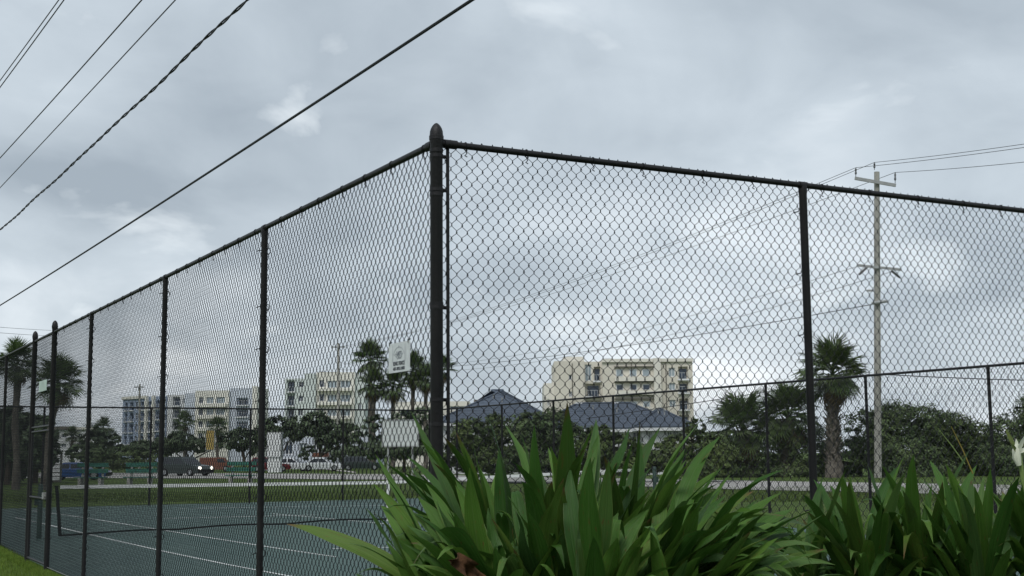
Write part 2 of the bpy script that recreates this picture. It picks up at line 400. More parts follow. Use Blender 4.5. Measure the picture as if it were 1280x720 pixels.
DA, DB = Vector((0, 1, 0)), Vector((1, 0, 0))
WS = {}
# right-hand run with the corner post
fr = thing('chain_link_fence', (0, 0, 0), 'tall black chain-link fence run right of the thick corner post', 'fence', 'fence runs round the tennis court')
post(fr, 0, 0, H+.05, .0395, dome=True)
SR = 2.97
run(fr, Vector((0, 0, 0)), DB, [SR]*4, H, (.06, H+.028), True, WS, r_off=.024)
for i in range(1, 5):
    x = i*SR; o = post(fr, x, 0, H-.005, .029)
    MB().tube([(x-.035, 0, H), (x+.035, 0, H)], .027, 12).build('rail_cap', 'vinyl', o, True)
MB().box((.085, 0.015, H/2+.02), (.010, .004, H/2-.045)).build('tension_bar', 'vinyl', fr)
bands(fr, 0, 0, [H-.085, H-.30, 2.62, 2.05, 1.5, .9, .35], .044, DB)
MB().tube([(.052, 0, H), (.14, 0, H)], .029, 12).build('rail_end_cup', 'vinyl', fr, True)
# left-hand run
GA, GB = 13.85, 15.75
fl = thing('chain_link_fence', (0, .06, 0), 'tall black chain-link fence run left of the thick corner post, with gate posts', 'fence', 'fence runs round the tennis court')
spans = [3.45, 3.45, GA-10.45-.0]
pos = [3.45, 6.9, 10.95]
spans = [3.45, 3.45, 4.05, GA-10.95, GB-GA, 3.35, 3.35, 3.35, 3.35, 3.35]
run(fl, Vector((0, 0, 0)), DA, spans[:4], H, (.06, H+.012), True, WS, r_off=-.024, meshr=.0027)
run(fl, Vector((0, GA, 0)), DA, spans[4:5], H, (2.25, H+.012), False, WS, r_off=-.024)
run(fl, Vector((0, GB, 0)), DA, spans[5:], H, (.08, H+.012), False, WS, r_off=-.024)
s = 0
for i, L in enumerate(spans):
    s += L
    if i in (3, 4): post(fl, 0, s, H+.10, .041, dome=True)
    else:
        o = post(fl, 0, s, H-.005, .028)
        MB().tube([(0, s-.035, H), (0, s+.035, H)], .027, 12).build('rail_cap', 'vinyl', o, True)
bands(fl, 0, 0, [H-.05, H-.33, 2.64, 1.9, 1.2, .5], .0445, DA)
MB().box((0.015, .075, H/2), (.004, .010, H/2-.06)).build('tension_bar', 'vinyl', fl)
MB().tube([(0, .05, H), (0, .13, H)], .029, 12).build('rail_end_cup', 'vinyl', fl, True)
MB().tube([(0.0, 0.1, .08), (0, GA, .09)], .004, 5).build('tension_wire', 'galv', fl)
MB().tube([(0, GA+.05, 2.22), (0, GB-.05, 2.22)], .021, 10).build('gate_transom', 'vinyl', fl, True)
# gate leaf
gt = thing('gate', (0, GA+.1, .05), 'chain-link gate leaf between the two domed gate posts', 'gate')
b = MB(); y0, y1 = GA+.09, GB-.09
for a, c in (((0, y0, .12), (0, y1, .12)), ((0, y0, 2.15), (0, y1, 2.15)), ((0, y0, .12), (0, y0, 2.15)), ((0, y1, .12), (0, y1, 2.15)), ((0, y0, 1.1), (0, y1, 1.1))): b.tube([a, c], .02, 10)
b.build('gate_frame', 'vinyl', gt, True)
c = child('chain_mesh', chain_mesh('chain_mesh', y1-y0, 2.03), gt, (0, y0-GA-.1, .07), (0, 0, rad(90))); c['kind'] = 'stuff'
b = MB(); b.box((-.04, y0+.06, 1.15), (.03, .07, .05)); b.tube([(-.05, y0-.05, 1.15), (-.05, y0+.2, 1.15)], .012, 8); b.build('latch', 'galv', gt)
b = MB(); b.box((-.035, GA+.72, 2.86), (.006, .34, .085)); o = b.build('notice_board', 'palesign'); tag(o, 'small pale green notice high on the fence over the gate', 'sign')

# far fences
LA, LB = 32.49, 15.03
HT = 3.20; GBOT = .30
WS2 = {}
f1 = thing('chain_link_fence', (LB, LA, GBOT), 'thin far chain-link fence across the court end, facing the road', 'fence', 'fence runs round the tennis court')
run(f1, Vector((LB, LA, 0)), Vector((-1, 0, 0)), [3.05]*5, HT, (.40, HT), False, WS2, rr=.024, meshr=.0024)
for i in range(1, 6): post(f1, LB-3.05*i, LA, HT, .03)
f2 = thing('chain_link_fence', (LB, LA, GBOT), 'thin far chain-link fence along the court side, before palms and hedge', 'fence', 'fence runs round the tennis court')
run(f2, Vector((LB, LA-2.05, 0)), Vector((0, -1, 0)), [3.05]*8, HT, (.25, HT), False, WS2, rr=.024, meshr=.0024)
run(f2, Vector((LB, LA, 0)), Vector((0, -1, 0)), [2.05], HT, (.25, HT), False, WS2, rr=.024, meshr=.0024)
post(f2, LB, LA, HT+.02, .04)
for i in range(0, 9): post(f2, LB, LA-2.05-3.05*i, HT, .03)

# fence-maker's sign on the left run
SY, SZ = .62, at(498, 444, 8.3).z
SZ = onplane(499, 446.5, Vector((.012, 0, 0)), Vector((1, 0, 0))); SY, SZ = SZ.y, SZ.z
sg = thing('fence_sign', (.012, SY, SZ), 'small white metal fence sign wired on beside the corner post', 'sign')
sw, sh = .172, .098
b = MB(); b.box((.012, SY, SZ), (.0015, sw, sh)); b.build('plate', 'signwhite', sg)
b = MB()
def inkline(b, pts, t=.003):
    for (y0, z0), (y1, z1) in zip(pts, pts[1:]):
        d = Vector((0, y1-y0, z1-z0)); L = d.length
        if L < 1e-6: continue
        d /= L; b.box(((.012-.0025), SY+(y0+y1)/2, SZ+(z0+z1)/2), (.0006, L/2, t/2), (Vector((1, 0, 0)), d, Vector((1, 0, 0)).cross(d)))
inkline(b, [(.10, .082), (.10, -.028), (-.10, -.028), (-.10, .082)], .0025)
inkline(b, [(.085*math.cos(a), .012+.055*math.sin(a)) for a in np.linspace(.1, math.pi-.1, 14)], .002)
inkline(b, [(.004, .067), (.0, .078), (-.004, .067)], .003)
b.build('border_lines', 'inkpale', sg)
b = MB()
for k, (yy, zz, ww) in enumerate([(.0, .034, .075), (.03, .022, .07), (-.012, .020, .085), (.005, .008, .09), (.0, -.006, .06)]):
    inkline(b, [(yy+ww*(.9*t-.45)*1.3, zz+.006*math.sin(t*17+k)) for t in np.linspace(0, 1, 12)], .0032)
inkline(b, [(.03*math.cos(a)-.02, .016+.022*math.sin(a)) for a in np.linspace(0, 6.28, 14)], .003)
b.build('emblem', 'inkpale', sg)
def text(body, size, loc, rot, m, parent, name='lettering', stretch=1.0, extrude=.0006):
    cu = bpy.data.curves.new(name, 'FONT'); cu.body = body; cu.size = size; cu.align_x = 'CENTER'; cu.extrude = extrude; cu.offset = size*.018
    o = link(bpy.data.objects.new(name, cu)); bpy.context.view_layer.update()
    dg = bpy.context.evaluated_depsgraph_get(); me = bpy.data.meshes.new_from_object(o.evaluated_get(dg)); bpy.data.objects.remove(o)
    me.materials.clear(); me.materials.append(MATS[m]); q = child(name, me, parent, loc, rot); q.scale = (stretch, 1, 1); return q
TR = Matrix(((0, 0, -1), (-1, 0, 0), (0, 1, 0))).to_euler()
text('KING FENCE', .034, (-.0025, 0, -.052), TR, 'ink', sg, stretch=.98)
text('407-892-2400', .030, (-.0025, 0, -.084), TR, 'ink', sg, stretch=1.12)
for yy, zz in ((sw-.02, sh-.012), (-sw+.02, sh-.012)):
    b = MB(); b.tube([(.008, SY+yy, SZ+zz), (.012, SY+yy+.012, SZ+zz+.02), (.03, SY+yy+.01, SZ+zz+.025)], .004, 6); b.build('tie', 'wire', sg)

# ------------------------------------------------------------------ tennis net
nl = ground(73, 673); ns = ground(485, 652)
nd_ = Vector((ns.x-nl.x, ns.y-nl.y, 0)); half = nd_.length; nd_.normalize()
net = thing('tennis_net', nl, 'black tennis net with white top band and centre strap across the green court', 'net')
def net_top(t): return 1.05-.13*(1-abs(t/half-1))**1
def npnt(t, z): p = nl+nd_*t; return Vector((p.x, p.y, gz(p.x, p.y)+.01+z))
T = half*2
V = []; Fc = []
b = MB(); bt = MB()
nn = 60
for i in range(nn):
    t0, t1 = T*i/nn, T*(i+1)/nn
    for bb, za, zb, th in ((b, net_top(t0)-.07, net_top(t0), .008),):
        A, B = npnt(t0, 0), npnt(t1, 0); s = nd_.cross(ZUP)*.007
        za0, za1 = net_top(t0), net_top(t1)
        V4 = [A+s+ZUP*(za0-.07), B+s+ZUP*(za1-.07), B+s+ZUP*za1, A+s+ZUP*za0, A-s+ZUP*(za0-.07), B-s+ZUP*(za1-.07), B-s+ZUP*za1, A-s+ZUP*za0]
        b.add(V4, [(0, 1, 2, 3), (7, 6, 5, 4), (3, 2, 6, 7), (4, 5, 1, 0)])
    def zb_(t): return .03+.04*abs(math.sin(t*1.3))*min(1, t/2)
    A, B = npnt(t0, zb_(t0)), npnt(t1, zb_(t1)); s = nd_.cross(ZUP)*.009
    bt.add([A+s, B+s, B+s+ZUP*.035, A+s+ZUP*.035, A-s, B-s, B-s+ZUP*.035, A-s+ZUP*.035], [(0, 1, 2, 3), (7, 6, 5, 4), (3, 2, 6, 7), (4, 5, 1, 0)])
b.build('top_band', 'tape', net); bt.build('bottom_band', 'net', net)
for t0 in (0.03, T-.03):
    d = -.10 if t0 < 1 else .1
    bb = MB(); bb.tube([npnt(t0+d, net_top(t0)), npnt(t0, .05)], .035, 6); bb.build('end_band', 'net', net)
bb = MB(); A = npnt(half, .02); C_ = npnt(half, net_top(half)); bb.box((A+C_)/2, (.035, .012, (C_.z-A.z)/2+.02), (nd_, nd_.cross(ZUP), ZUP)); bb.build('centre_strap', 'tape', net)
P = []; Q = []
def thin(a, c, r=.0016):
    k = len(P); s = nd_*r; tt = nd_.cross(ZUP)*r
    if abs((c-a).z) < (c-a).length*.5: s = ZUP*r
    for p in (a, c):
        P.extend([p+s, p-s*.6+tt, p-s*.6-tt])
    for j in range(3): Q.append((k+j, k+(j+1) % 3, k+3+(j+1) % 3, k+3+j))
for t in np.arange(.05, T, .05): thin(npnt(t, .06), npnt(t, net_top(t)-.03))
for z in np.arange(.08, 1.0, .05):
    pr = None
    for i in range(41):
        t = T*i/40; q = npnt(t, min(z/1.0*net_top(t), net_top(t)-.03))
        if pr is not None: thin(pr, q)
        pr = q
me = np_mesh('netting', [tuple(p-nl) for p in P], Q, 'net'); c = child('netting', me, net); c['kind'] = 'stuff'
for k, t in enumerate((-.38, T+.38)):
    p = npnt(t, 0); bb = MB(); bb.tube([p-ZUP*.1, p+ZUP*1.06, p+ZUP*1.09], [.05, .05, .03], 14); o = bb.build('net_post', 'netpost', net, True)
    bb = MB(); bb.box(p+ZUP*.75+nd_*(.07 if k else -.07), (.04, .03, .08)); bb.build('crank', 'netpost', o)
    bb = MB(); bb.tube([p+ZUP*1.06, npnt(0 if k == 0 else T, 1.03)], .006, 5); bb.build('cord', 'net', net)

# ------------------------------------------------------------------ buildings
class Bld:
    """facade laid out in a local frame: x to the right, y away, z up"""
    def __init__(s, name, label, px, D, yaw=0., cat='building', group=None, zbase=None, refx=None):
        s.p = gp(px, D); s.D = D; s.px = px; s.k = D/F
        s.X = (HR*math.cos(yaw)+HF*math.sin(yaw)); s.Y = (HF*math.cos(yaw)-HR*math.sin(yaw)); s.c = math.cos(yaw)
        s.z0 = s.p.z-.5; s.o = thing(name, s.p, label, cat, group)
    def lx(s, px): return (px-s.px)*s.k/s.c
    def lz(s, py): return CP.z+(569-py)*s.k
    def pt(s, x, y, z): return Vector((s.p.x, s.p.y, 0))+s.X*x+s.Y*y+ZUP*z
    def bx(s, mb, x0, x1, y0, y1, z0, z1):
        mb.box(s.pt((x0+x1)/2, (y0+y1)/2, (z0+z1)/2), (abs(x1-x0)/2, abs(y1-y0)/2, abs(z1-z0)/2), (s.X, s.Y, ZUP)); return mb
    def part(s, name, m, *boxes, parent=None):
        mb = MB()
        for bb in boxes: s.bx(mb, *bb)
        return mb.build(name, m, parent or s.o)
    def facade(s, x0, x1, ytop, y0, dep, m, opens=(), t=.7, wname='wall'):
        """wall with real openings between px x0..x1; opens: (px0, py_top, px1, py_bot, kind)"""
        X0, X1, ZT = s.lx(x0), s.lx(x1), s.lz(ytop)
        O = [(s.lx(a), s.lx(c), s.lz(d), s.lz(b_), k) for a, b_, c, d, k in opens]
        xs = sorted({X0, X1, *[q for o in O for q in o[:2]]}); zs = sorted({s.z0, ZT, *[q for o in O for q in o[2:4]]})
        mb = MB()
        for a, b_ in zip(zs, zs[1:]):
            st = None
            for i, (c, d) in enumerate(zip(xs, xs[1:])):
                mid = ((c+d)/2, (a+b_)/2)
                hole = any(o[0] < mid[0] < o[1] and o[2] < mid[1] < o[3] for o in O)
                if not hole and st is None: st = c
                if hole and st is not None: s.bx(mb, st, c, y0, y0+t, a, b_); st = None
            if st is not None: s.bx(mb, st, xs[-1], y0, y0+t, a, b_)
        s.bx(mb, X0, X1, y0+t+.02, y0+dep, s.z0, ZT-.02)
        w = mb.build(wname, m, s.o)
        for a, b_, c, d, k in O:
            if k == 'w' or k == 'p':
                f = s.part('window', 'trim', (a, b_, y0+.18, y0+.24, c, c+.10), (a, b_, y0+.18, y0+.24, d-.10, d), (a, a+.1, y0+.18, y0+.24, c+.1, d-.1), (b_-.1, b_, y0+.18, y0+.24, c+.1, d-.1), ((a+b_)/2-.04, (a+b_)/2+.04, y0+.18, y0+.24, c+.1, d-.1))
                s.part('pane', 'glass' if k == 'w' else 'glasspale', (a+.02, b_-.02, y0+.25, y0+.29, c+.02, d-.02), parent=f)
            else:                                                   # balcony
                s.part('balcony_door', 'glass' if k == 'b' else 'glasspale', (a+.15*(b_-a), b_-.1*(b_-a), y0+t-.06, y0+t-.02, c+.05, d-.35))
                f = s.part('balcony', 'trim', (a-.15, b_+.15, y0-.45, y0-.005, c-.28, c))
                n = max(3, int((b_-a)/.45)); bars = [(a, b_, y0-.40, y0-.34, c+.98, c+1.05)]
                for i in range(n+1): xx = a+(b_-a)*i/n; bars.append((xx-.03, xx+.03, y0-.39, y0-.35, c+.01, c+.97))
                s.part('railing', 'rail', *bars, parent=f)
        return w

# beige block on the right
B = Bld('apartment_building', 'large beige apartment block rising behind the blue-grey roofed houses', 683, 224)
B.facade(681, 694, 480, 1.0, 14, 'beigelight', [(685, 500, 688, 508, 'w')])
B.facade(694, 732, 453, 0, 16, 'beige', [(712, 470, 716, 477, 'w'), (712, 491, 716, 498, 'w'), (712, 511, 716, 518, 'w')])
B.part('penthouse', 'beigelight', (B.lx(706), B.lx(732), 1, 9, B.lz(453), B.lz(447)))
B.facade(732, 754, 453.4, 1.0, 14, 'beige', [(733, 457, 741, 477.5, 'p'), (744, 460, 752, 477.5, 'b'), (733, 481, 752, 497, 'b'), (733, 502, 752, 517, 'b'), (733, 522, 752, 537, 'b')])
ops = []
for i, (t, bo) in enumerate([(461, 474), (480, 491), (501, 512), (521, 533)]):
    ops += [(770, t, 817, bo, 's'), (837, t+1.5, 845, bo-.5, 'p'), (849, t, 861, bo+2.5, 'b')]
B.facade(754, 867, 451.5, 0, 15, 'beige', [o for o in ops if o[4] != 's']+[(770, t, 817, bo, 'x') for t, bo in []], wname='wall')
B.part('pilaster', 'beigelight', (B.lx(818), B.lx(827), -.6, -.003, B.z0, B.lz(450.5)))
B.part('cornice', 'beigelight', (B.lx(753.5), B.lx(817.8), -.35, -.003, B.lz(455), B.lz(451)), (B.lx(827.2), B.lx(867.5), -.35, -.003, B.lz(455), B.lz(451)))
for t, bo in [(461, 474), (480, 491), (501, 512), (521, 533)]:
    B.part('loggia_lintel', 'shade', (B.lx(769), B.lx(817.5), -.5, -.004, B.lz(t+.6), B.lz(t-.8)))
    B.part('parapet', 'beigelight', (B.lx(769), B.lx(817.5), -.9, -.004, B.lz(bo+5), B.lz(bo)))
    for a in (771, 788, 804):
        f = B.part('window', 'trim', (B.lx(a), B.lx(a+9), -.12, -.006, B.lz(bo-1), B.lz(t+3)))
        B.part('pane', 'glasspale' if t != 480 else 'glass', (B.lx(a+.8), B.lx(a+8.2), -.16, -.121, B.lz(bo-1.6), B.lz(t+3.7)), parent=f)
for a, c, y in ((760, 770, 447.5), (778, 783, 448.5), (800, 812, 448), (840, 846, 448.6)): B.part('roof_unit', 'rail', (B.lx(a), B.lx(c), 5, 8, B.lz(451.4), B.lz(y)))
for a in (716, 790, 833): B.part('downpipe', 'shade', (B.lx(a), B.lx(a)+.14, -.16, -.008, B.z0, B.lz(456)))
# mint and cream block
B = Bld('apartment_building', 'mint and cream four-storey apartment block right of the tall fence post', 355, 295)
ops = []
for i, y in enumerate((474, 491.5, 509, 526)):
    ops += [(358, y, 367, y+14, 'b'), (372, y+2, 378, y+9, 'w')]
B.facade(355, 380, 472, 0, 14, 'mint', ops)
B.facade(380, 394, 466, -.8, 14, 'mint', [])
ops = []
for i, y in enumerate((474, 491.5, 509, 526)):
    ops += [(398, y, 404, y+9, 'w'), (408, y+1, 420, y+10, 'p'), (424, y+1, 437, y+10, 'p')]
B.facade(394, 442, 464.5, 0, 15, 'cream', ops)
for y in (474, 491.5, 509, 526): B.part('balcony', 'cream', (B.lx(396), B.lx(439), -1.0, -.006, B.lz(y+14), B.lz(y+10.5)))
B.facade(442, 455, 470, .8, 13, 'mint', [(446, 486, 450, 494, 'w'), (446, 503, 450, 511, 'w')])
B.part('roof_plant', 'shade', (B.lx(396), B.lx(402), 3, 7, B.lz(464.4), B.lz(462.5)), (B.lx(404), B.lx(418), 3, 7, B.lz(464.4), B.lz(463)))
# long blue and cream block
B = Bld('apartment_building', 'long pale apartment block with blue bays and cream bands, left', 315, 320)
ops = []
for y in (494, 508.5, 523.5, 538.5): ops += [(247.5, y, 253, y+8, 'w'), (257, y, 266, y+8, 'p'), (269, y, 280, y+8, 'p')]
B.facade(243, 285, 486, 0, 15, 'cream', ops)
for y in (494, 508.5, 523.5, 538.5): B.part('balcony', 'cream', (B.lx(246), B.lx(283), -1., -.006, B.lz(y+12.5), B.lz(y+8.5)))
ops = []
for y in (495, 509.5, 524.5): ops += [(294, y, 308, y+9, 'b')]
B.facade(285, 314, 483, .8, 14, 'lavender', ops); B.facade(314, 320, 481, .2, 15, 'cream')
B.facade(229, 243, 489, .8, 14, 'lavender'); 
ops = []
for y in (493, 508, 523): ops += [(213, y, 222, y+11, 'b'), (225.5, y+2, 229.5, y+8, 'w')]
B.facade(206, 230, 490.5, 1.8, 14, 'whitewall', ops)
B = Bld('apartment_building', 'receding wing with blue bays and cream piers, left of the tall fence post', 206, 325, rad(-38))
ops = []
for i, y in enumerate((497, 511, 525, 540)):
    for a, c in ((190, 200), (178, 185), (166, 174), (157, 161), (148, 154), (140, 144)): ops.append((a, y+.02*(206-a), c, y+10+.02*(206-a), 'b' if a != 157 else 'w'))
B.facade(136, 206, 492, 0, 14, 'bluewall', [o[:1]+(round(o[1], 0),)+o[2:3]+(round(o[3], 0), o[4]) for o in ops])
for a in (202, 186.5, 175.2): B.part('pier', 'cream', (B.lx(a), B.lx(a+3), -.7, -.005, B.z0, B.lz(491)))
B.part('cornice', 'cream', (B.lx(135.6), B.lx(175.1), -.4, -.004, B.lz(494), B.lz(490.5)))
# low white block far left
B = Bld('low_building', 'low white flat-roofed building far left behind small trees', 62, 260)
ops = [(66+10*i, y, 72+10*i, y+5, 'w') for i in range(5) for y in (538, 550)]
B.facade(58, 118, 533, 0, 14, 'whitewall', ops)
B.part('roof_edge', 'shade', (B.lx(57), B.lx(86), -.4, 12, B.lz(532.8), B.lz(529))); B.part('roof_edge', 'cream', (B.lx(86.2), B.lx(119), -.4, 12, B.lz(532.8), B.lz(530)))
# pale building behind the corner post
B = Bld('low_building', 'pale low building with dark window strip just beside the corner post', 486, 210)
B.facade(490, 586, 502, 0, 12, 'beigelight', [(562, 508, 584, 513, 'w'), (500, 512, 520, 520, 'w')])
B = Bld('low_building', 'pale grey shopfront under trees beyond the parked cars', 400, 170)
B.facade(352, 470, 545, 0, 10, 'lavender', [(356, 550, 366, 566, 'w'), (374, 552, 384, 568, 'p'), (392, 550, 398, 566, 'w'), (405, 552, 415, 566, 'w'), (450, 552, 459, 566, 'w')])

# hip-roofed houses
def hip(B, x0, x1, y0, y1, ze, zr, inset, m='roof', ridge_y=None, over=.5):
    A = [B.pt(x0-over, y0-over, ze), B.pt(x1+over, y0-over, ze), B.pt(x1+over, y1+over, ze), B.pt(x0-over, y1+over, ze)]
    ym = (y0+y1)/2; R = [B.pt(x0+inset, ym, zr), B.pt(x1-inset, ym, zr)]
    lo = [p-ZUP*.12 for p in A]
    o = MB().add(A+R+lo, [(0, 1, 5, 4), (2, 3, 4, 5), (1, 2, 5), (3, 0, 4), (9, 8, 7, 6), (0, 6, 7, 1), (1, 7, 8, 2), (2, 8, 9, 3), (3, 9, 6, 0)]).build('roof', m, B.o)
    n = 12; mb = MB()                                              # shingle courses, proud of the roof
    for i in range(1, n):
        t = i/n
        for (a, b_, c, d) in ((A[0], A[1], R[1], R[0]), (A[1], A[2], R[1], R[1]), (A[3], A[0], R[0], R[0])):
            p, q = a.lerp(d, t), b_.lerp(c, t); nn = (b_-a).cross(d-a).normalized()*.03; dn = (d-a).normalized()*.05
            if (q-p).length < .1: continue
            mb.add([p-dn, q-dn, q+nn, p+nn, p+dn*5, q+dn*5], [(0, 1, 2, 3), (3, 2, 5, 4)])
    c = mb.build('shingle_courses', m, o); c['kind'] = 'stuff'
    f = MB()
    for p, q in ((0, 1), (1, 2), (2, 3), (3, 0)):
        a, b_ = A[p]-ZUP*.24, A[q]-ZUP*.24; d = (b_-a).normalized(); f.box((a+b_)/2-ZUP*.0, ((b_-a).length/2, .03, .11), (d, ZUP.cross(d), ZUP))
    f.build('fascia', 'trim', o)
    rc = MB()
    for p, q in ((R[0], R[1]), (A[0], R[0]), (A[1], R[1]), (A[2], R[1]), (A[3], R[0])):
        if (q-p).length > .2: rc.tube([p+ZUP*.03, q+ZUP*.03], .085, 6)
    rc.build('ridge_caps', m, o)['kind'] = 'stuff'
    for tt, uu in ((.35, .72), (.62, .6)):
        q = A[0].lerp(A[1], tt).lerp(R[0].lerp(R[1], tt), uu); MB().tube([q-ZUP*.05, q+ZUP*.28, q+ZUP*.30, q+ZUP*.36], [.05, .05, .10, .10], 8).build('vent', 'polearm', o, True)
    return o
B = Bld('house', 'house with the higher blue-grey hip roof, just right of the corner post', 560, 105, cat='house')
B.facade(552, 690, 527, 0, 9, 'whitewall', [(575, 535, 590, 552, 'w'), (610, 535, 625, 552, 'w'), (650, 535, 664, 552, 'w')], t=.3)
hip(B, B.lx(552), B.lx(690), 0, 9, B.lz(527), B.lz(485.5), 4.9)
B.part('gable_dormer', 'shade', (B.lx(590), B.lx(596), 5, 8, B.lz(505), B.lz(497)))
B = Bld('house', 'long house with lower dark blue-grey roof and white eave, centre', 690, 96, cat='house')
B.facade(700, 853, 536, 0, 9, 'whitewall', [(790, 541, 801, 556, 'w'), (828, 541, 836, 552, 'w'), (740, 540, 752, 556, 'w')], t=.3)
hip(B, B.lx(672), B.lx(850), 0, 10, B.lz(536), B.lz(503), 3.2)
B.facade(800, 853, 536.5, -2.2, 2, 'whitewall', [(806, 541, 812, 553, 'w'), (829, 541, 836, 552, 'w'), (838, 541, 844, 552, 'w')], t=.3)
hip(B, B.lx(798), B.lx(854), -2.2, 4, B.lz(535.5), B.lz(513), 1.6)
B.part('skylight', 'trim', (B.lx(722), B.lx(731), 2.6, 2.9, B.lz(504.5), B.lz(503)), (B.lx(769), B.lx(777), 2.6, 2.9, B.lz(504.5), B.lz(503)))

# ------------------------------------------------------------------ trees
def leafcloud(blobs, n, size, seed, flat=.0):
    """n leaf faces scattered in clumps through the volume of several ellipsoids; returns verts, quads"""
    g = np.random.default_rng(seed); vol = np.array([b[3]*b[4]*b[5] for b in blobs]); pk = g.choice(len(blobs), size=max(8, n//26), p=vol/vol.sum())
    d = g.normal(size=(len(pk), 3)); d /= np.linalg.norm(d, axis=1)[:, None]
    rr = g.uniform(.55, 1.08, len(pk))**.6
    bl = np.array(blobs); C = bl[pk, :3]+d*rr[:, None]*bl[pk, 3:6]
    ci = g.integers(0, len(C), n); sz = bl[pk[ci], 3:6].mean(1)
    P = C[ci]+g.normal(size=(n, 3))*(sz*.10)[:, None]*np.array([1, 1, .7])
    nn = (P-bl[pk[ci], :3])/bl[pk[ci], 3:6]; nn /= np.linalg.norm(nn, axis=1)[:, None]+1e-6
    nn = nn+np.array([0, 0, .45])+g.normal(size=(n, 3))*.45; nn /= np.linalg.norm(nn, axis=1)[:, None]
    a = np.cross(nn, g.normal(size=(n, 3))); a /= np.linalg.norm(a, axis=1)[:, None]
    b = np.cross(nn, a); b /= np.linalg.norm(b, axis=1)[:, None]
    s = size*g.uniform(.6, 1.4, n)[:, None]
    V = np.stack([P-a*s, P+b*s*.42, P+a*s, P-b*s*.42], 1).reshape(-1, 3)
    return V, np.arange(4*n).reshape(n, 4)
def tree(name, label, px, D, blobs, n, size, m, cat='tree', group=None, seed=1, trunk=.18, limbs=5):
    """blobs in px: (cx, cy, rx, ry) seen from the photo's side, with depth about rx"""
    p = gp(px, D); k = D/F; t = thing(name, p, label, cat, group)
    Bs = []
    for (cx_, cy_, rx, ry) in blobs:
        c = at(cx_, cy_, D)+HF*random.uniform(-.5, .5)*rx*k; Bs.append((c.x-p.x, c.y-p.y, c.z-p.z, rx*k, max(rx*k*.8, .6), ry*k))
    V, Q = leafcloud(Bs, n, size, seed); V[:, 2] = np.maximum(V[:, 2], .02)
    child('crown', np_mesh('crown', V, Q, m), t)
    b = MB(); top = max(Bs, key=lambda q: q[2])
    b.tube([p-ZUP*.2, p+Vector((.05, 0, top[2]*.4)), p+Vector((top[0]*.6, top[1]*.6, top[2]))], [trunk, trunk*.75, trunk*.3], 8)
    for q in Bs[:limbs]: b.tube([p+ZUP*(top[2]*.3), p+Vector((q[0]*.6, q[1]*.6, q[2]*.7)), p+Vector(q[:3])], [trunk*.5, trunk*.35, trunk*.12], 6)
    b.build('trunk', 'bark', t, True); return t

def frond_mesh(seed, nseg=26, L=.95, dead=False):
    g = random.Random(seed); b = MB()
    b.tube([(0, 0, 0), (.45, 0, .10), (.95, 0, .08)], [.022, .017, .011], 4)
    for i in range(nseg):
        u = i/(nseg-1)*2-1; a = u*rad(128); l = L*(1-.32*abs(u)**2)*g.uniform(.88, 1.06)
        o = Vector((.93-.10*abs(u), 0, .08)); d = Vector((math.cos(a), math.sin(a), .05+.10*abs(u)*g.uniform(.6, 1.4))).normalized()
        s = Vector((-math.sin(a), math.cos(a), 0)); w = .030
        m1 = o+d*l*.5+ZUP*.05; e = o+d*l+ZUP*(-.20*l*g.uniform(.3, 1.5) if not dead else -.55*l)
        b.add([o, m1+s*w+ZUP*.018, m1-ZUP*.01, m1-s*w+ZUP*.018, e], [(0, 2, 1), (0, 3, 2), (1, 2, 4), (2, 3, 4)])
    me = bpy.data.meshes.new('frond'); me.from_pydata(b.v, [], b.f); me.materials.append(MATS['deadfrond' if dead else 'frond']); return me
FR = [frond_mesh(i) for i in range(3)]; DF = [frond_mesh(9+i, 18, .8, True) for i in range(2)]
def palm(label, px, D, y_c, r_px, group=None, nf=26, trunkr=.2, boots=False, dead=7, lean=0, baseflare=1.0, seed=0, name='palm_tree'):
    g = random.Random(seed*31+px); p = gp(px-lean, D); c = at(px, y_c, D); t = thing(name, p, label, 'palm tree', group)
    s = r_px*D/F/1.38
    b = MB(); n = 8; nf = int(nf*(1.0 if boots else 1.35))
    pts = [p.lerp(c, i/n)+HR*(math.sin(i*1.1)*.05) for i in range(n+1)]; pts[0] = pts[0]-ZUP*.2
    b.tube(pts, [trunkr*(1.25*baseflare if i < 2 else 1.0+.12*math.sin(i*2.1))*(1 if i < n else .8) for i in range(n+1)], 10); b.build('trunk', 'boot', t, True)
    if boots:
        b = MB()
        for i in range(150):
            h = (i+.5)/150; q = p.lerp(c, .06+.92*h); a = i*2.4; d = Vector((math.cos(a), math.sin(a), 0)); w = Vector((-d.y, d.x, 0))
            rr = trunkr*1.0; o = q+d*rr*.9; e = o+d*g.uniform(.18, .36)+ZUP*g.uniform(.28, .55); sgn = g.choice((-1, 1))*.06
            b.add([o-w*.09, o+w*.09, e+w*(.05+sgn), e+w*(-.05+sgn), o-d*.02+ZUP*.09], [(0, 1, 2, 3), (0, 3, 4), (1, 4, 2), (3, 2, 4)])
        b.build('leaf_boots', 'boot', t)['kind'] = 'stuff'
    for i in range(nf):
        h = (i+.5)/nf; el = rad(80-128*h)+g.uniform(-.3, .3); az = i*2.39996+g.uniform(-.3, .3)
        o = child('frond', FR[i % 3], t, c-p+ZUP*(s*.25*(1-h)), (g.uniform(-.5, .5), -el, az), s*g.uniform(.9, 1.1)*(1 if h < .8 else .95))
    for i in range(dead):
        az = i*2.1+g.random(); child('dead_frond', DF[i % 2], t, c-p-ZUP*.15, (g.uniform(-.3, .3), rad(g.uniform(45, 78)), az), s*g.uniform(.7, .9))
    return t
PG = 'palms behind the road'
palm('cabbage palm with ragged booted trunk beside the wooden utility pole', 1041, 76, 472, 38, PG, nf=46, trunkr=.33, boots=True, dead=9, baseflare=1.25, seed=1)
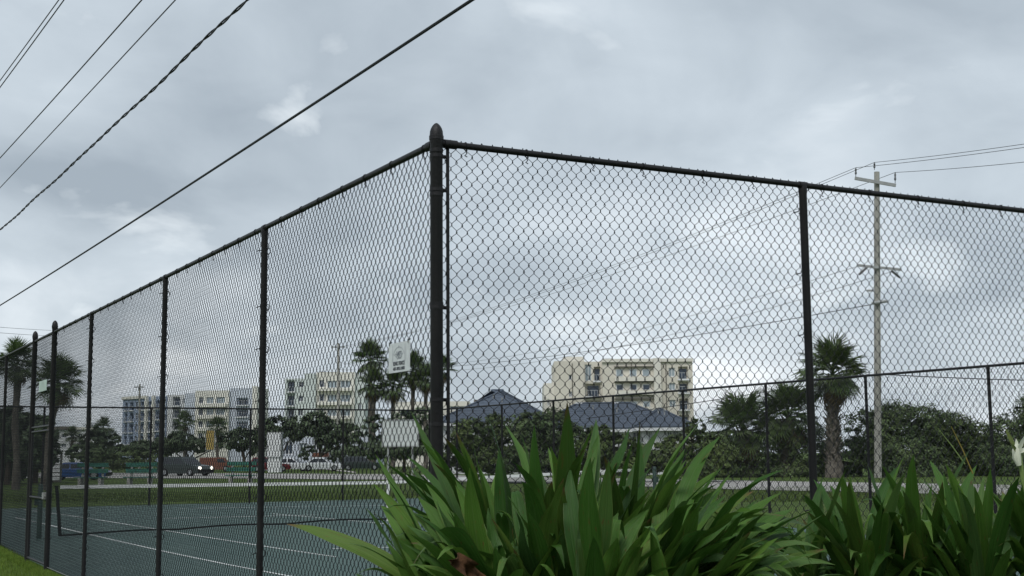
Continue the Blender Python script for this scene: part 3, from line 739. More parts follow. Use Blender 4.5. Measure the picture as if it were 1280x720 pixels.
palm('shorter shaggy palm just left of the right fence post', 985, 80, 526, 37, PG, nf=46, trunkr=.36, boots=True, dead=24, baseflare=1.3, seed=2, lean=4)
palm('squat bushy palm left of the shaggy one, darkest head', 929, 80, 541, 40, PG, nf=46, trunkr=.34, boots=True, dead=24, baseflare=1.3, seed=3, lean=-8)
LG = 'tall palms beside the fence sign'
palm('tall single palm left of the small white fence sign', 463, 170, 452, 20, LG, nf=30, trunkr=.26, dead=8, seed=4)
palm('lower palm under the tall single one, left of the sign', 467, 165, 484, 19, LG, nf=26, trunkr=.24, dead=12, seed=5)
palm('palm crown directly below the small white fence sign', 491, 165, 487, 20, LG, nf=28, trunkr=.24, dead=10, seed=6)
palm('palm crown right of the fence sign, highest of its group', 516, 170, 467, 21, LG, nf=28, trunkr=.26, dead=14, seed=7)
palm('palm showing between the fence sign and the corner post', 532, 165, 476, 18, LG, nf=26, trunkr=.24, dead=12, seed=8)
palm('palm half hidden behind the thick corner post', 552, 168, 464, 17, LG, nf=26, trunkr=.24, dead=8, seed=9)
palm('tall palm at the far left edge behind the gate posts', 21, 62, 458, 25, 'palms beyond the gate', nf=32, trunkr=.16, dead=10, seed=10)
palm('broad palm seen through the gate, drooping to the right', 72, 60, 482, 29, 'palms beyond the gate', nf=34, trunkr=.14, dead=10, seed=11, lean=18)
palm('small palm silhouetted before the low white building', 90, 190, 546, 10, 'small far palms', nf=20, trunkr=.2, dead=3, seed=12)
palm('small palm left of the receding blue wing, tallest there', 129, 180, 536, 12, 'small far palms', nf=22, trunkr=.2, dead=3, seed=13)
palm('small palm before the blue bays, right of the tall fence post', 231, 190, 530, 13, 'small far palms', nf=22, trunkr=.22, dead=4, seed=14)
palm('small palm under the cream balconies, before the yellow sign', 272, 185, 536, 12, 'small far palms', nf=22, trunkr=.22, dead=4, seed=15)

TG = 'trees along the far side of the road'
tree('tree', 'dense dark trees at the far left edge below the tall palm', 10, 75, [(8, 545, 26, 34), (-30, 540, 30, 40), (34, 560, 20, 26), (20, 525, 18, 16), (50, 540, 16, 22)], 15000, .22, 'treedark', group=TG, seed=2)
tree('tree', 'dark small-leaved trees left of the blue-bayed wing', 125, 170, [(118, 552, 16, 18), (140, 556, 14, 14), (100, 562, 16, 10)], 4200, .26, 'treedark', group=TG, seed=3)
tree('tree', 'dark spreading tree below the blue bays, left of the tall post', 185, 165, [(182, 561, 20, 10), (205, 558, 14, 11)], 3600, .26, 'treedark', group=TG, seed=4)
tree('tree', 'wide dark tree in front of the cream balconies', 235, 160, [(228, 552, 17, 12), (250, 556, 15, 9), (212, 558, 15, 10), (284, 552, 11, 10)], 5000, .25, 'treedark', group=TG, seed=5)
tree('tree', 'tree between the cream balconies and the tall fence post', 305, 150, [(300, 549, 14, 14), (318, 552, 11, 15)], 3200, .25, 'treedark', group=TG, seed=6)
tree('tree', 'large tree covering the foot of the mint apartment block', 350, 150, [(345, 534, 17, 15), (368, 536, 17, 14), (330, 544, 13, 13)], 5500, .25, 'treedark', group=TG, seed=7)
tree('tree', 'large tree before the mint block, right of the white pillar', 400, 145, [(396, 531, 19, 15), (420, 539, 17, 13), (440, 543, 14, 13), (410, 550, 17, 8)], 6500, .25, 'treedark', group=TG, seed=8)
tree('tree', 'low dark trees behind the white board near the corner post', 505, 120, [(470, 535, 18, 16), (500, 535, 24, 22), (530, 530, 22, 22), (552, 540, 20, 20), (500, 560, 40, 12)], 8000, .2, 'treedark', group=TG, seed=9)
tree('shrub', 'low dark shrubs under the mint block, behind parked cars', 420, 160, [(430, 566, 26, 10), (460, 562, 18, 12), (385, 566, 14, 8)], 4500, .2, 'treedark', 'shrub', TG, 21, .06)
tree('shrub', 'low green shrubs right of the louvred cabinet, behind benches', 140, 125, [(120, 572, 26, 12), (155, 572, 26, 13), (190, 574, 22, 11), (100, 572, 18, 8)], 5500, .17, 'hedge', 'shrub', TG, 22, .06)
tree('tree', 'dark tree mass seen through the gate at far left', 45, 80, [(40, 548, 22, 28), (58, 565, 18, 20), (15, 570, 34, 28), (60, 545, 12, 16)], 12000, .2, 'treedark', group=TG, seed=23)
SG = 'shrubs behind the far side fence'
tree('shrub', 'green shrub under the higher blue roof, right of corner post', 600, 68, [(590, 545, 30, 22), (618, 540, 22, 22), (575, 568, 30, 18), (615, 574, 36, 18), (640, 555, 24, 20)], 15000, .10, 'hedge2', 'shrub', SG, 10, .07)
tree('shrub', 'rounded shrub in front of the gap between the two houses', 668, 66, [(660, 540, 24, 26), (690, 535, 26, 24), (680, 568, 38, 22), (715, 552, 24, 22), (650, 575, 30, 16)], 16000, .10, 'hedge', 'shrub', SG, 11, .07)
tree('shrub', 'low shrub before the long house wall, centre', 760, 66, [(745, 562, 26, 16), (775, 560, 22, 18), (800, 570, 28, 14), (750, 546, 22, 14), (730, 575, 30, 14), (790, 582, 40, 10), (820, 560, 12, 8)], 16000, .10, 'hedge2', 'shrub', SG, 12, .06)
tree('shrub', 'shrub at the right end of the long house', 862, 66, [(850, 560, 22, 18), (874, 555, 18, 22), (868, 535, 12, 12), (835, 574, 30, 14), (892, 568, 28, 26), (880, 585, 34, 14)], 14000, .10, 'hedge2', 'shrub', SG, 13, .06)
HG = 'hedge trees right of the palms'
tree('hedge_tree', 'dense hedge tree between the booted palm and utility pole', 1075, 80, [(1075, 545, 26, 38), (1060, 570, 40, 24), (1010, 565, 40, 34), (955, 568, 44, 30), (910, 575, 34, 26), (1000, 590, 80, 12), (930, 592, 60, 10)], 30000, .10, 'hedge', 'hedge', HG, 14, .1)
tree('hedge_tree', 'tallest rounded hedge tree right of the utility pole', 1130, 78, [(1125, 530, 38, 28), (1160, 532, 34, 26), (1130, 570, 50, 26), (1100, 545, 26, 30), (1140, 590, 60, 14)], 28000, .10, 'hedge', 'hedge', HG, 15, .1)
tree('hedge_tree', 'olive-topped hedge tree in the middle of the right hedge', 1195, 79, [(1185, 540, 34, 24), (1215, 548, 34, 24), (1195, 575, 50, 28), (1165, 552, 30, 26), (1240, 565, 34, 26)], 28000, .10, 'hedge2', 'hedge', HG, 16, .1)
tree('hedge_tree', 'dark hedge tree cut by the right edge of the picture', 1275, 77, [(1262, 545, 30, 26), (1295, 530, 32, 34), (1270, 578, 50, 22), (1320, 560, 30, 40), (1240, 572, 30, 26)], 24000, .10, 'hedge', 'hedge', HG, 17, .1)

# ------------------------------------------------------------------ utility poles and wires
def polething(label, px, D, ytop, r, name='utility_pole', lean=0., arms=(), ybase=None):
    p = gp(px, D); c = at(px-lean, ytop, D); t = thing(name, p, label, 'utility pole', 'wooden utility poles')
    MB().tube([p-ZUP*.3, p.lerp(c, .5), c], [r, r*.86, r*.72], 12).build('pole', 'pole', t, True)
    for (dx0, dx1, y0, y1, th) in arms:
        a, b_ = at(px+dx0, y0, D)-HF*(r+.06), at(px+dx1, y1, D)-HF*(r+.06); d = (b_-a).normalized()
        o = MB().box((a+b_)/2, ((b_-a).length/2, .05, th), (d, HF, d.cross(HF)*-1)).build('crossarm', 'polearm', t)
    return t
PD = 74
up = polething('weathered utility pole with crossarms behind the right fence bay', 1096, PD, 215, .215, arms=((-29, 22, 224, 233, .09), (-25, 29, 332.5, 338, .07)))
o = MB()
INS = [(1068, 224, 211), (1093, 214, 203), (1117, 232, 217)]
for (x, y0, y1) in INS:
    a, b_ = at(x, y0-1.5, PD)-HF*.31, at(x, y1, PD)-HF*.31
    if x == 1093: a, b_ = a+HF*.31, b_+HF*.31
    MB().tube([a, a.lerp(b_, .25), a.lerp(b_, .3), a.lerp(b_, .5), a.lerp(b_, .55), a.lerp(b_, .8), a.lerp(b_, .85), b_], [.02, .02, .06, .06, .04, .06, .04, .03], 8).build('insulator', 'insul', up, True)
for dx, yy in ((-14, 338), (16, 342)):
    a, b_ = at(1096+dx, yy-3, PD)-HF*.3, at(1096+dx*1.7, yy+6, PD)-HF*.3; MB().tube([a, b_], .07, 8).build('insulator', 'insul', up, True)
a, b_ = at(1088, 380, PD)-HF*.3, at(1107, 377, PD)-HF*.3; MB().tube([a, b_], .09, 8).build('bracket', 'polearm', up, True)
a = at(1086, 364, PD)-HF*.28; MB().box(a, (.18, .08, .05), (HR, HF, ZUP)).build('bracket', 'polearm', up)
p2 = polething('thin far utility pole standing before the mint apartment block', 423, 190, 429, .24, arms=((-9, 9, 434, 434, .1),))
p3 = polething('far utility pole rising before the receding blue wing', 174.5, 190, 480, .2, arms=((-6, 6, 484, 484, .09),))
p4 = polething('faint thin pole left of the blue wing', 113.5, 200, 495, .14)
def wire(label, pts, r=.012, m='cablegrey', group='distant wires along the road', sag=0., name='power_line', n=14):
    P = []
    for a, b_ in zip(pts, pts[1:]):
        for i in range(n): t = i/n; P.append(a.lerp(b_, t)-ZUP*((sag if a is pts[0] else .12)*4*t*(1-t)))
    P.append(pts[-1]); o = MB().tube(P, r, 5).build(name, m, origin=pts[0]); return tag(o, label, 'cable', group)
E2 = lambda y: at(423, y, 190)
far = [('upper wire from the left insulator of the pole, running down left', (1068, 211), (423, 434), (1420, 163)),
       ('wire from the pole-top insulator, uppermost of the far wires', (1093, 203), (432, 434), (1420, 158)),
       ('wire from the right insulator of the pole, lower at right edge', (1117, 217), (414, 435), (1420, 186))]
for lab, (x, y), (x2, y2), (x3, y3) in far:
    o_ = HF*(.0 if x == 1093 else .31)
    wire(lab, [at(x2, y2, 189.7), at(x, y, PD)-o_, at(x3, y3, PD-18)], .015, sag=1.4)
wire('cable from the middle crossarm of the utility pole, left end', [at(417, 452, 189.8), at(1073, 333, PD)-HF*.32], .014, sag=2.6)
wire('cable from the middle crossarm of the utility pole, right end', [at(428, 454, 189.8), at(1121, 338, PD)-HF*.32], .014, sag=3.0)
wire('cable from the lower bracket of the pole sagging to the left', [at(423, 462, 189.8), at(1090, 381, PD)-HF*.3], .022, m='cable', sag=1.2)
wire('low cable reaching the pole near the far fence rail', [at(520, 549, 120), at(1095, 468, PD)-HF*.27, at(1500, 478, PD-14)], .026, m='cable', sag=.25)
wire('faint wire at the far left above the gate, upper one', [at(-80, 402, 70), at(64, 413, 110)], .014, sag=.05)
wire('faint wire at the far left above the gate, lower one', [at(-80, 409, 70), at(64, 420, 110)], .014, sag=.05)
# overhead lines on the left, near the camera
def overhead(label, z, px, r, m='cable', name='overhead_cable', ext=18, strands=0):
    a = px[0]; b_ = px[-1]
    def lvl(q): d = ray(*q); return CP+d*((z-CP.z)/d.z)
    A, B_ = lvl(a), lvl(b_); d = (B_-A).normalized(); Nn = d.cross(ZUP)
    pts = [onplane(*q, A, Nn) for q in px]
    pts = [pts[0]-(pts[1]-pts[0]).normalized()*2.0]+pts+[pts[-1]+(pts[-1]-pts[-2]).normalized()*ext]
    # smooth resample
    xs = [(p-pts[0]).dot(d) for p in pts]; co_ = np.polyfit(xs, [p.z for p in pts], 2)
    S_ = np.linspace(xs[0], xs[-1], 40 if not strands else 420)
    C_ = [Vector((pts[0].x+d.x*s, pts[0].y+d.y*s, float(np.polyval(co_, s)))) for s in S_]
    b = MB()
    if not strands: b.tube(C_, r, 8)
    else:
        for k in range(2):
            b.tube([c+(Nn*math.cos(s*2*math.pi/.95+k*math.pi)+ZUP*math.sin(s*2*math.pi/.95+k*math.pi))*r*.8+Nn*(.006*math.sin(s*1.3))+ZUP*(.006*math.sin(s*1.9+1)) for c, s in zip(C_, S_)], r*.72, 6)
    o = b.build(name, m, origin=C_[0]); tag(o, label, 'cable', 'overhead lines at upper left')
overhead('thickest black overhead cable, lowest of those crossing the sky at left', 5.4, [(587, 0), (415, 117), (320, 182), (210, 249), (30, 361)], .0145)
overhead('twisted black overhead cable, second from the fence', 6.3, [(308, 0), (245, 62), (200, 103), (142, 158), (70, 226), (0, 286)], .013, strands=2)
overhead('thin overhead wire just left of the twisted cable', 8.0, [(219, 0), (125, 103), (0, 234)], .009, 'cablegrey')
overhead('thin single overhead wire, third from the left corner', 8.0, [(177, 0), (90, 101), (0, 196)], .010, 'cablegrey')
overhead('right wire of the pair crossing the top left corner', 9.0, [(80, 0), (42, 54), (0, 108)], .010, 'cablegrey')
overhead('left wire of the pair crossing the top left corner', 9.0, [(73.5, 0), (38, 50), (0, 100)], .009, 'cablegrey')

# ------------------------------------------------------------------ roadside things
def bx_at(mb, c, hx, hy, hz): return mb.box(c, (hx, hy, hz), (HR, HF, ZUP))
def bench(label, px, D):
    p = gp(px, D); t = thing('park_bench', p, label, 'bench', 'green benches by the road')
    for z in (.80, 1.10): bx_at(MB(), p+ZUP*z+HF*.12*(z-.5), .78, .025, .10).build('back_slat', 'benchgreen', t)
    for dy in (-.35, -.15): bx_at(MB(), p+ZUP*.48+HF*(dy), .78, .085, .025).build('seat_slat', 'benchgreen', t)
    for s in (-.5, .5):
        b = MB(); bx_at(b, p+HR*s+ZUP*.2-HF*.2, .07, .24, .26); bx_at(b, p+HR*s+ZUP*.6+HF*.11, .05, .04, .55); b.build('leg', 'concrete', t)
bench('green slatted bench by the road, right of the blue car', 116, 66)
bench('green slatted bench by the road, left of the oncoming car', 177, 66)
bench('green slatted bench by the road, below the orange vehicle', 302, 70)

def car(label, px, D, yaw, paint, L=4.5, Wd=1.8, Ht=1.5, lamp='lampoff', group='cars near the road', kind='suv', name='parked_car', cat='car'):
    p = gp(px, D); t = thing(name, p, label, cat, group)
    X = HR*math.cos(yaw)+HF*math.sin(yaw); Y = HF*math.cos(yaw)-HR*math.sin(yaw); X.normalize(); Y.normalize()
    def P(x, y, z): return p+X*x+Y*y+ZUP*z
    h = L/2; w = Wd/2; zb = .22; belt = Ht*.60
    if kind == 'van': prof = [(-h, zb+.1), (-h, Ht*.98), (-h+.08, Ht), (h*.45, Ht), (h*.72, belt+.05), (h*.97, belt*.86), (h, zb+.2), (h*.98, zb), (-h*.98, zb)]; cab = None
    else: prof = [(-h, zb+.12), (-h*.99, belt*.9), (-h*.9, belt), (h*.38, belt), (h*.93, belt*.86), (h, belt*.62), (h*.99, zb+.05), (h*.95, zb), (-h*.97, zb)]
    def extr(b, pr, wt, wb=None):
        n = len(pr); a = [P(x, -wt(z), z) for x, z in pr]; c = [P(x, wt(z), z) for x, z in pr]
        b.add(a+c, [tuple(range(n)), tuple(reversed(range(n, 2*n)))]+[(i, n+i, n+(i+1) % n, (i+1) % n) for i in range(n)])
    b = MB(); extr(b, prof, lambda z: w*(1-.05*max(0, (z-belt))/max(.1, Ht-belt)) if kind == 'van' else w*(1 if z > .35 else .95))
    body = b.build('body', paint, t)
    if kind != 'van':
        x0, x1 = (-h*.92, h*.42) if kind == 'suv' else (-h*.75, h*.42); r0, r1 = (-h*.80, h*.12) if kind == 'suv' else (-h*.40, h*.08)
        pr = [(x0, belt), (r0, Ht-.05), (r0+.12, Ht), (r1-.1, Ht), (r1, Ht-.04), (x1, belt)]
        b = MB(); extr(b, pr, lambda z: w*(.95-.16*(z-belt)/(Ht-belt))); b.build('cabin', paint, t)
        zz = belt+.06; zt = Ht-.12
        def wx(z): return w*(.95-.16*(z-belt)/(Ht-belt))+.006
        def xl(z): k = (z-belt)/(Ht-.05-belt); return x0+(r0-x0)*k, x1+(r1-x1)*k
        for s in (-1, 1):
            (a0, a1), (c0, c1) = xl(zz), xl(zt); m_ = (a0+a1)/2
            for u0, u1, v0, v1 in ((a0+.14, m_-.05, c0+.14, m_-.05), (m_+.05, a1-.14, m_+.05, c1-.14)):
                MB().add([P(u0, s*wx(zz), zz), P(u1, s*wx(zz), zz), P(v1, s*wx(zt), zt), P(v0, s*wx(zt), zt)], [(0, 1, 2, 3)]).build('side_window', 'carglass', t)
        (a0, a1), (c0, c1) = xl(zz), xl(zt)
        MB().add([P(a1+.012, -wx(zz)+.1, zz), P(a1+.012, wx(zz)-.1, zz), P(c1+.012, wx(zt)-.1, zt), P(c1+.012, -wx(zt)+.1, zt)], [(0, 1, 2, 3)]).build('windscreen', 'carglass', t)
        MB().add([P(a0-.012, -wx(zz)+.1, zz), P(a0-.012, wx(zz)-.1, zz), P(c0-.012, wx(zt)-.1, zt), P(c0-.012, -wx(zt)+.1, zt)], [(0, 1, 2, 3)]).build('rear_window', 'carglass', t)
    else:
        for s in (-1, 1):
            MB().add([P(h*.1, s*(w+.004), belt+.08), P(h*.62, s*(w+.004), belt+.08), P(h*.42, s*(w-.02), Ht-.15), P(h*.1, s*(w-.02), Ht-.15)], [(0, 1, 2, 3)]).build('side_window', 'carglass', t)
    for sx in (-.62, .62):
        for s in (-1, 1):
            c = P(sx*h, s*(w-.10), .33); b = MB(); b.tube([c-Y*.10, c-Y*.08, c+Y*.08, c+Y*.10], [.29, .33, .33, .29], 16)
            wh = b.build('wheel', 'tyre', t, True); MB().tube([c-Y*.108, c+Y*.108], .19, 12).build('rim', 'rim', wh, True)
    for s in (-1, 1):
        c = P(h*1.0, s*w*.72, belt*.70); MB().tube([c-X*.05, c+X*.02, c+X*.05], [.13, .12, .07], 10).build('headlight', lamp, t, True)
    bx = MB(); bx.box(P(h*1.01, 0, .42), (.05, w*.9, .10), (X, Y, ZUP)); bx.build('bumper', 'tyre', t)
car('dark green oncoming car with both headlights lit', 232, 106, rad(-30), 'cargreen', 4.4, 1.85, 1.55, 'lampon', name='moving_car')
car('blue car behind the left bench, near the gate posts', 98, 92, rad(4), 'carblue', 4.2, 1.75, 1.22, kind='sedan')
car('dark red car left of the white pillar', 337, 135, rad(12), 'carred', 4.2, 1.75, 1.45)
car('pale silver car parked right of the white pillar', 366, 138, rad(-8), 'carwhite', 4.3, 1.75, 1.4, kind='sedan')
car('white car parked in front of the red awning', 402, 136, rad(8), 'carwhite', 4.2, 1.75, 1.4, kind='sedan')
car('dark car parked under the palms beside the white board', 452, 140, rad(5), 'cargreen', 4.4, 1.8, 1.5)
car('orange van parked below the yellow sign', 271, 140, rad(6), 'carorange', 3.4, 1.8, 1.5, kind='van', name='parked_van', cat='van')
# white pillar, boards
def pillar(name, label, cat, px0, px1, py0, py1, D, m, th=.3, legs=True, extra=None):
    p = gp((px0+px1)/2, D); a, c = at(px0, py0, D), at(px1, py1, D); t = thing(name, p, label, cat)
    w = (px1-px0)*D/F/2; mid = (a+c)/2; hz = (a.z-c.z)/2
    bx_at(MB(), mid, w, th/2, hz).build('panel', m, t)
    f = MB()
    for s in (-1, 1): bx_at(f, mid+HR*s*(w+.03), .028, th/2+.02, hz+.06)
    bx_at(f, mid+ZUP*(hz+.031), w, th/2+.02, .028); bx_at(f, mid-ZUP*(hz+.031), w, th/2+.02, .028); f.build('frame', 'polearm', t)
    if legs:
        for s in (-.7, .7):
            q = mid+HR*s*w; MB().tube([Vector((q.x, q.y, p.z-.2)), Vector((q.x, q.y, c.z-.06))], .05, 8).build('leg', 'polearm', t, True)
    else: bx_at(MB(), Vector((mid.x, mid.y, (p.z+c.z)/2-.06)), w*.96, th/2*.9, (c.z-p.z)/2-.005).build('plinth', m, t)
    return t
pillar('notice_board', 'blank white board on legs left of the corner post foot', 'board', 479, 522, 526, 557, 62, 'signwhite', .08)
pillar('entrance_pillar', 'square white entrance pillar between the parked cars', 'pillar', 335.5, 352, 541, 571, 128, 'trim', 1.2, False)
pillar('roadside_sign', 'tall yellow sign in front of the cream balconies', 'sign', 258, 268, 538, 562, 150, 'yellowsign', .3)
t = pillar('awning', 'low red awning above the parked white car', 'awning', 392, 412, 566, 571, 150, 'carorange', 1.6)
# slatted white cabinet
p = gp(71, 84); t = thing('slatted_cabinet', p, 'white louvred cabinet left of the blue car, by the gate post', 'cabinet')
zt = at(71, 565, 84).z; b = MB(); bx_at(b, Vector((p.x, p.y, (p.z+zt)/2)), .28, .25, (zt-p.z)/2); b.build('case', 'shade', t)
nS = 7
for i in range(nS): bx_at(MB(), Vector((p.x, p.y, p.z+.1+(zt-p.z-.15)*(i+.5)/nS))-HF*.27, .31, .03, (zt-p.z)/nS*.36).build('slat', 'trim', t)

# ------------------------------------------------------------------ grass blades along the near left fence and far lawn
def blades(name, pts, hgt, wid, label, m='blade'):
    g = RNG; n = len(pts); P = np.array(pts); a = g.uniform(0, 6.283, n); d = np.stack([np.cos(a), np.sin(a), 0*a], 1)
    l = g.uniform(.5, 1.3, n)[:, None]*hgt; lean = d*g.uniform(.1, .8, n)[:, None]*l; s = np.stack([-d[:, 1], d[:, 0], 0*a], 1)*wid
    up = np.array([[0, 0, 1.]])
    V = np.stack([P-s, P+s, P+up*l+lean], 1).reshape(-1, 3)
    o = link(bpy.data.objects.new(name, np_mesh(name, V, np.arange(3*n).reshape(n, 3), m))); tag(o, label, 'grass', kind='stuff')
pts = []
for _ in range(60000):
    x, y = random.uniform(-2.6, -.02), random.uniform(8.5, 22)
    if random.random() < .35: x = random.uniform(-.18, .06)
    pts.append((x, y, gz(x, y)-.01))
blades('grass', pts, .075, .004, 'bright short grass outside the left fence foot')
pts = []
for _ in range(60000):
    q = ground(random.uniform(-20, 1290), 600+28*random.random()**1.0); x, y = q.x+random.uniform(-.5, .5), q.y+random.uniform(-.5, .5)
    if (0 < x < 15.2 and y < 33.2) or x < 15.2 and y < 0: continue
    if y < 33.2 and x < 15.2: continue
    d = depth(x, y)
    if d < 58 or True: pts.append((x, y, gz(x, y)-.01))
mat('farblade', (.050, .080, .018), .8, .2, .25, .6, island=.3, trans=.3, col2=(.10, .135, .035))
pts = [q for q in pts if depth(q[0], q[1]) < 54]
blades('lawn_grass', pts, .10, .010, 'short lawn grass between the far fence and the road', 'farblade')

# ------------------------------------------------------------------ giant lilies in the foreground
def leaf(parent, base, tip, w, bulge, face, m, wav=0., fold=.35, seed=0, n=12, flop=0.):
    g = random.Random(seed); base, tip = Vector(base), Vector(tip); L = (tip-base).length
    ctrl = (base+tip)/2+bulge*L+ZUP*.0
    V = []; UV = []; ph = g.uniform(0, 6); fr = g.uniform(1.2, 2.4); tw = g.uniform(-1.1, 1.1)
    acr = (-1, -.55, 0, .55, 1)
    for i in range(n+1):
        u = i/n; p = base*(1-u)**2+ctrl*2*u*(1-u)+tip*u*u
        if flop: p = p-ZUP*flop*L*max(0, u-.6)**2*3
        t = ((ctrl-base)*(1-u)+(tip-ctrl)*u).normalized()
        f = face-t*face.dot(t); f.normalize(); s = t.cross(f)
        an = tw*(u-.3); s2 = s*math.cos(an)+f*math.sin(an); f2 = f*math.cos(an)-s*math.sin(an)
        prof = (.62+.38*math.sin(min(1, u/.45)*math.pi/2)) if u < .45 else max(.0, 1-((u-.45)/.55)**1.8)
        ww = w*.5*max(prof, .012); fo = fold*(1-.45*u)
        for a in acr:
            wv = wav*math.sin(ph+u*fr*6.28+(1.3 if a > 0 else 0))*abs(a)**1.5*w*.5
            q = p+s2*(ww*a*math.cos(fo))+f2*(ww*abs(a)*math.sin(fo)+wv*min(1, prof*1.4)); V.append(q); UV.append((u, a*.5+.5))
    k = len(acr); Fc = [(i*k+j, i*k+j+1, (i+1)*k+j+1, (i+1)*k+j) for i in range(n) for j in range(k-1)]
    b = MB(); b.v = [tuple(q) for q in V]; b.f = Fc
    o = b.build('leaf', m, parent); me = o.data
    uvl = me.uv_layers.new(name='UVMap')
    li = np.empty(len(me.loops), np.int32); me.loops.foreach_get('vertex_index', li)
    uvl.data.foreach_set('uv', np.array(UV, np.float32)[li].ravel())
    me.polygons.foreach_set('use_smooth', [True]*len(me.polygons))
    return o
LM = ['lily']*16+['lilyblue']*4+['lilybrown']*3
def clump(specs, D0, labels, tips, group, wbase, ybase, seed, nfill, fill_len, dspread=.45, spread=.6, cxm=0.5, mid=700, special={}, shift=0):
    g = random.Random(seed); ros = []
    for (px, D), lab in zip(specs, labels):
        c = at(px, ybase, D); gzv = gz(c.x, c.y); t = thing('spider_lily_plant', (c.x, c.y, gzv), lab, 'plant', group); ros.append((px, D, c, t))
        b = MB(); zz = c.z
        b.tube([(c.x, c.y, gzv-.1), (c.x+.01, c.y, gzv+.4), (c.x, c.y, zz-.02), (c.x, c.y, zz+.10)], [.085, .075, .06, .03], 10); b.build('stem', 'stalk', t, True)
    for k, (tx, ty) in enumerate(tips):
        want = mid+(tx-mid)*cxm+(shift if g.random() < .68 else -shift*.8)
        r = min(ros, key=lambda q: abs(q[0]-want)+g.uniform(0, 28)); px, D, c, t = r
        sp_ = special.get((tx, ty), {})
        dD = sp_.get('dD', g.uniform(-dspread, dspread)); tip = at(tx, ty, D+dD)
        out = Vector((tip.x-c.x, tip.y-c.y, 0)); ol = out.length
        base = c+out*.06+ZUP*g.uniform(-.12, .05)
        upb = sp_.get('b', .05+.16*min(1, ol/.6))
        face = (ZUP*.55-(out.normalized() if ol > .01 else HF)*.8); 
        if dD < 0: face = face-HF*.2
        else: face = face-HF*.9
        face = face+HR*g.uniform(-.35, .35)
        w = wbase*g.uniform(.82, 1.15)*sp_.get('w', 1)
        leaf(t, base, tip, w, ZUP*(upb+g.uniform(-.03, .06))+HR*g.uniform(-.10, .10)+HF*g.uniform(-.08, .08), face.normalized(), sp_.get('m', g.choice(LM)), g.choice((.08, .18, .38)), g.uniform(.2, .55), seed*1000+k, flop=sp_.get('flop', g.choice((0, 0, 0, .2, .45, .8)) if k > 49 else 0))
    for i, (px, D, c, t) in enumerate(ros):
        for j in range(nfill):
            az = j*2.4+g.uniform(-.4, .4); el = rad(g.uniform(8, 62)); l = fill_len*g.uniform(.6, 1.)
            d = Vector((math.cos(az), math.sin(az), 0)); tip = c+d*l*math.cos(el)+ZUP*(l*math.sin(el)-.10)
            q = tip-CP; 
            leaf(t, c+d*.05-ZUP*g.uniform(.05, .35), tip, wbase*g.uniform(.8, 1.1), ZUP*.2, (ZUP*.6-d*.8).normalized(), g.choice(LM), g.choice((.05, .15, .3)), g.uniform(.25, .5), seed*2000+i*50+j, flop=g.choice((0, .1, .3)))
    return ros
TL = [(358, 655), (434, 679), (457, 635), (447, 559), (469, 568), (496, 561), (514, 515), (508, 570), (554, 545), (570, 540), (607, 516), (629, 528), (668, 530), (652, 544), (709, 502), (745, 524), (742, 532), (787, 534), (800, 524), (825, 535), (882, 518), (900, 546), (889, 563), (688, 558), (801, 552), (903, 583), (913, 593), (918, 580), (979, 587), (977, 616), (963, 635), (990, 645), (869, 586), (769, 590), (709, 590), (744, 617), (842, 566), (685, 559), (1031, 660), (1032, 686), (1044, 706), (530, 600), (560, 640), (600, 585), (640, 600), (585, 560), (820, 610), (860, 630), (780, 640), (930, 640), (900, 660), (505, 655), (480, 612), (662, 575), (725, 560), (755, 570), (850, 600), (945, 690), (620, 620), (700, 650)]
TL = TL[:41]+[(481, 578), (497, 592), (526, 549), (541, 578), (466, 604), (476, 632), (538, 556), (590, 548), (519, 607)]+TL[41:]
g_ = random.Random(77)
ENV = [(470, 615), (520, 570), (600, 540), (700, 525), (800, 540), (880, 548), (950, 612), (1000, 655), (1030, 690)]
def env(x):
    for (a, b_) in zip(ENV, ENV[1:]):
        if a[0] <= x <= b_[0]: return a[1]+(b_[1]-a[1])*(x-a[0])/(b_[0]-a[0])
for _ in range(135):
    x = g_.uniform(475, 1025); y = env(x)+8+(700-env(x))*g_.random()**1.3; TL.append((round(x), round(min(y, 712))))
for _ in range(30): TL.append((round(g_.uniform(885, 1035)), round(g_.uniform(622, 705))))
TL = [q for q in TL if q[1] > 500 and not (q[0] > 960 and q[1] < 580)]
SPL = {(447, 559): dict(w=.62, b=.2, dD=-.1), (457, 635): dict(w=.7, b=.2, dD=-.15), (469, 568): dict(w=.55, b=.15), (508, 570): dict(w=.7, b=.15), (514, 515): dict(w=.8, b=.12), (358, 655): dict(m='lilybrown', b=.16, dD=.1), (496, 561): dict(m='lilyyellow', w=.55, dD=-.1), (800, 524): dict(m='lilybrown', w=.4), (709, 502): dict(w=1.1, b=.03), (1031, 660): dict(b=.12, w=1.1, dD=-.2), (1032, 686): dict(b=.12, m='lilybrown'), (963, 635): dict(m='lilybrown', w=1.1), (742, 532): dict(w=.6), (918, 580): dict(w=.45)}
LL = ['large lily clump leaning left over the court, brown-tipped lowest leaf', 'lily plant at the foot of the thick corner post', 'lily plant in the middle with tallest upright leaves', 'lily plant right of the tallest leaves, under the long house', 'lily plant at the right of the large clump, leaves sweeping right', 'last lily plant of the large clump, before the right fence post']
clump([(575, 5.0), (640, 5.3), (700, 4.9), (765, 5.2), (820, 4.8), (870, 5.1)], 5, LL, TL, 'spider lilies before the corner post', .073, 775, 5, 22, .75, mid=700, cxm=.42, special=SPL)
FT = [(560, 690), (640, 660), (691, 687), (730, 680), (610, 700), (770, 690), (850, 670), (880, 700), (820, 650), (660, 640)]
for _ in range(150):
    x = g_.uniform(500, 1000); y0 = env(x)+38; FT.append((round(x), round(y0+(712-y0)*g_.random()**.9)))
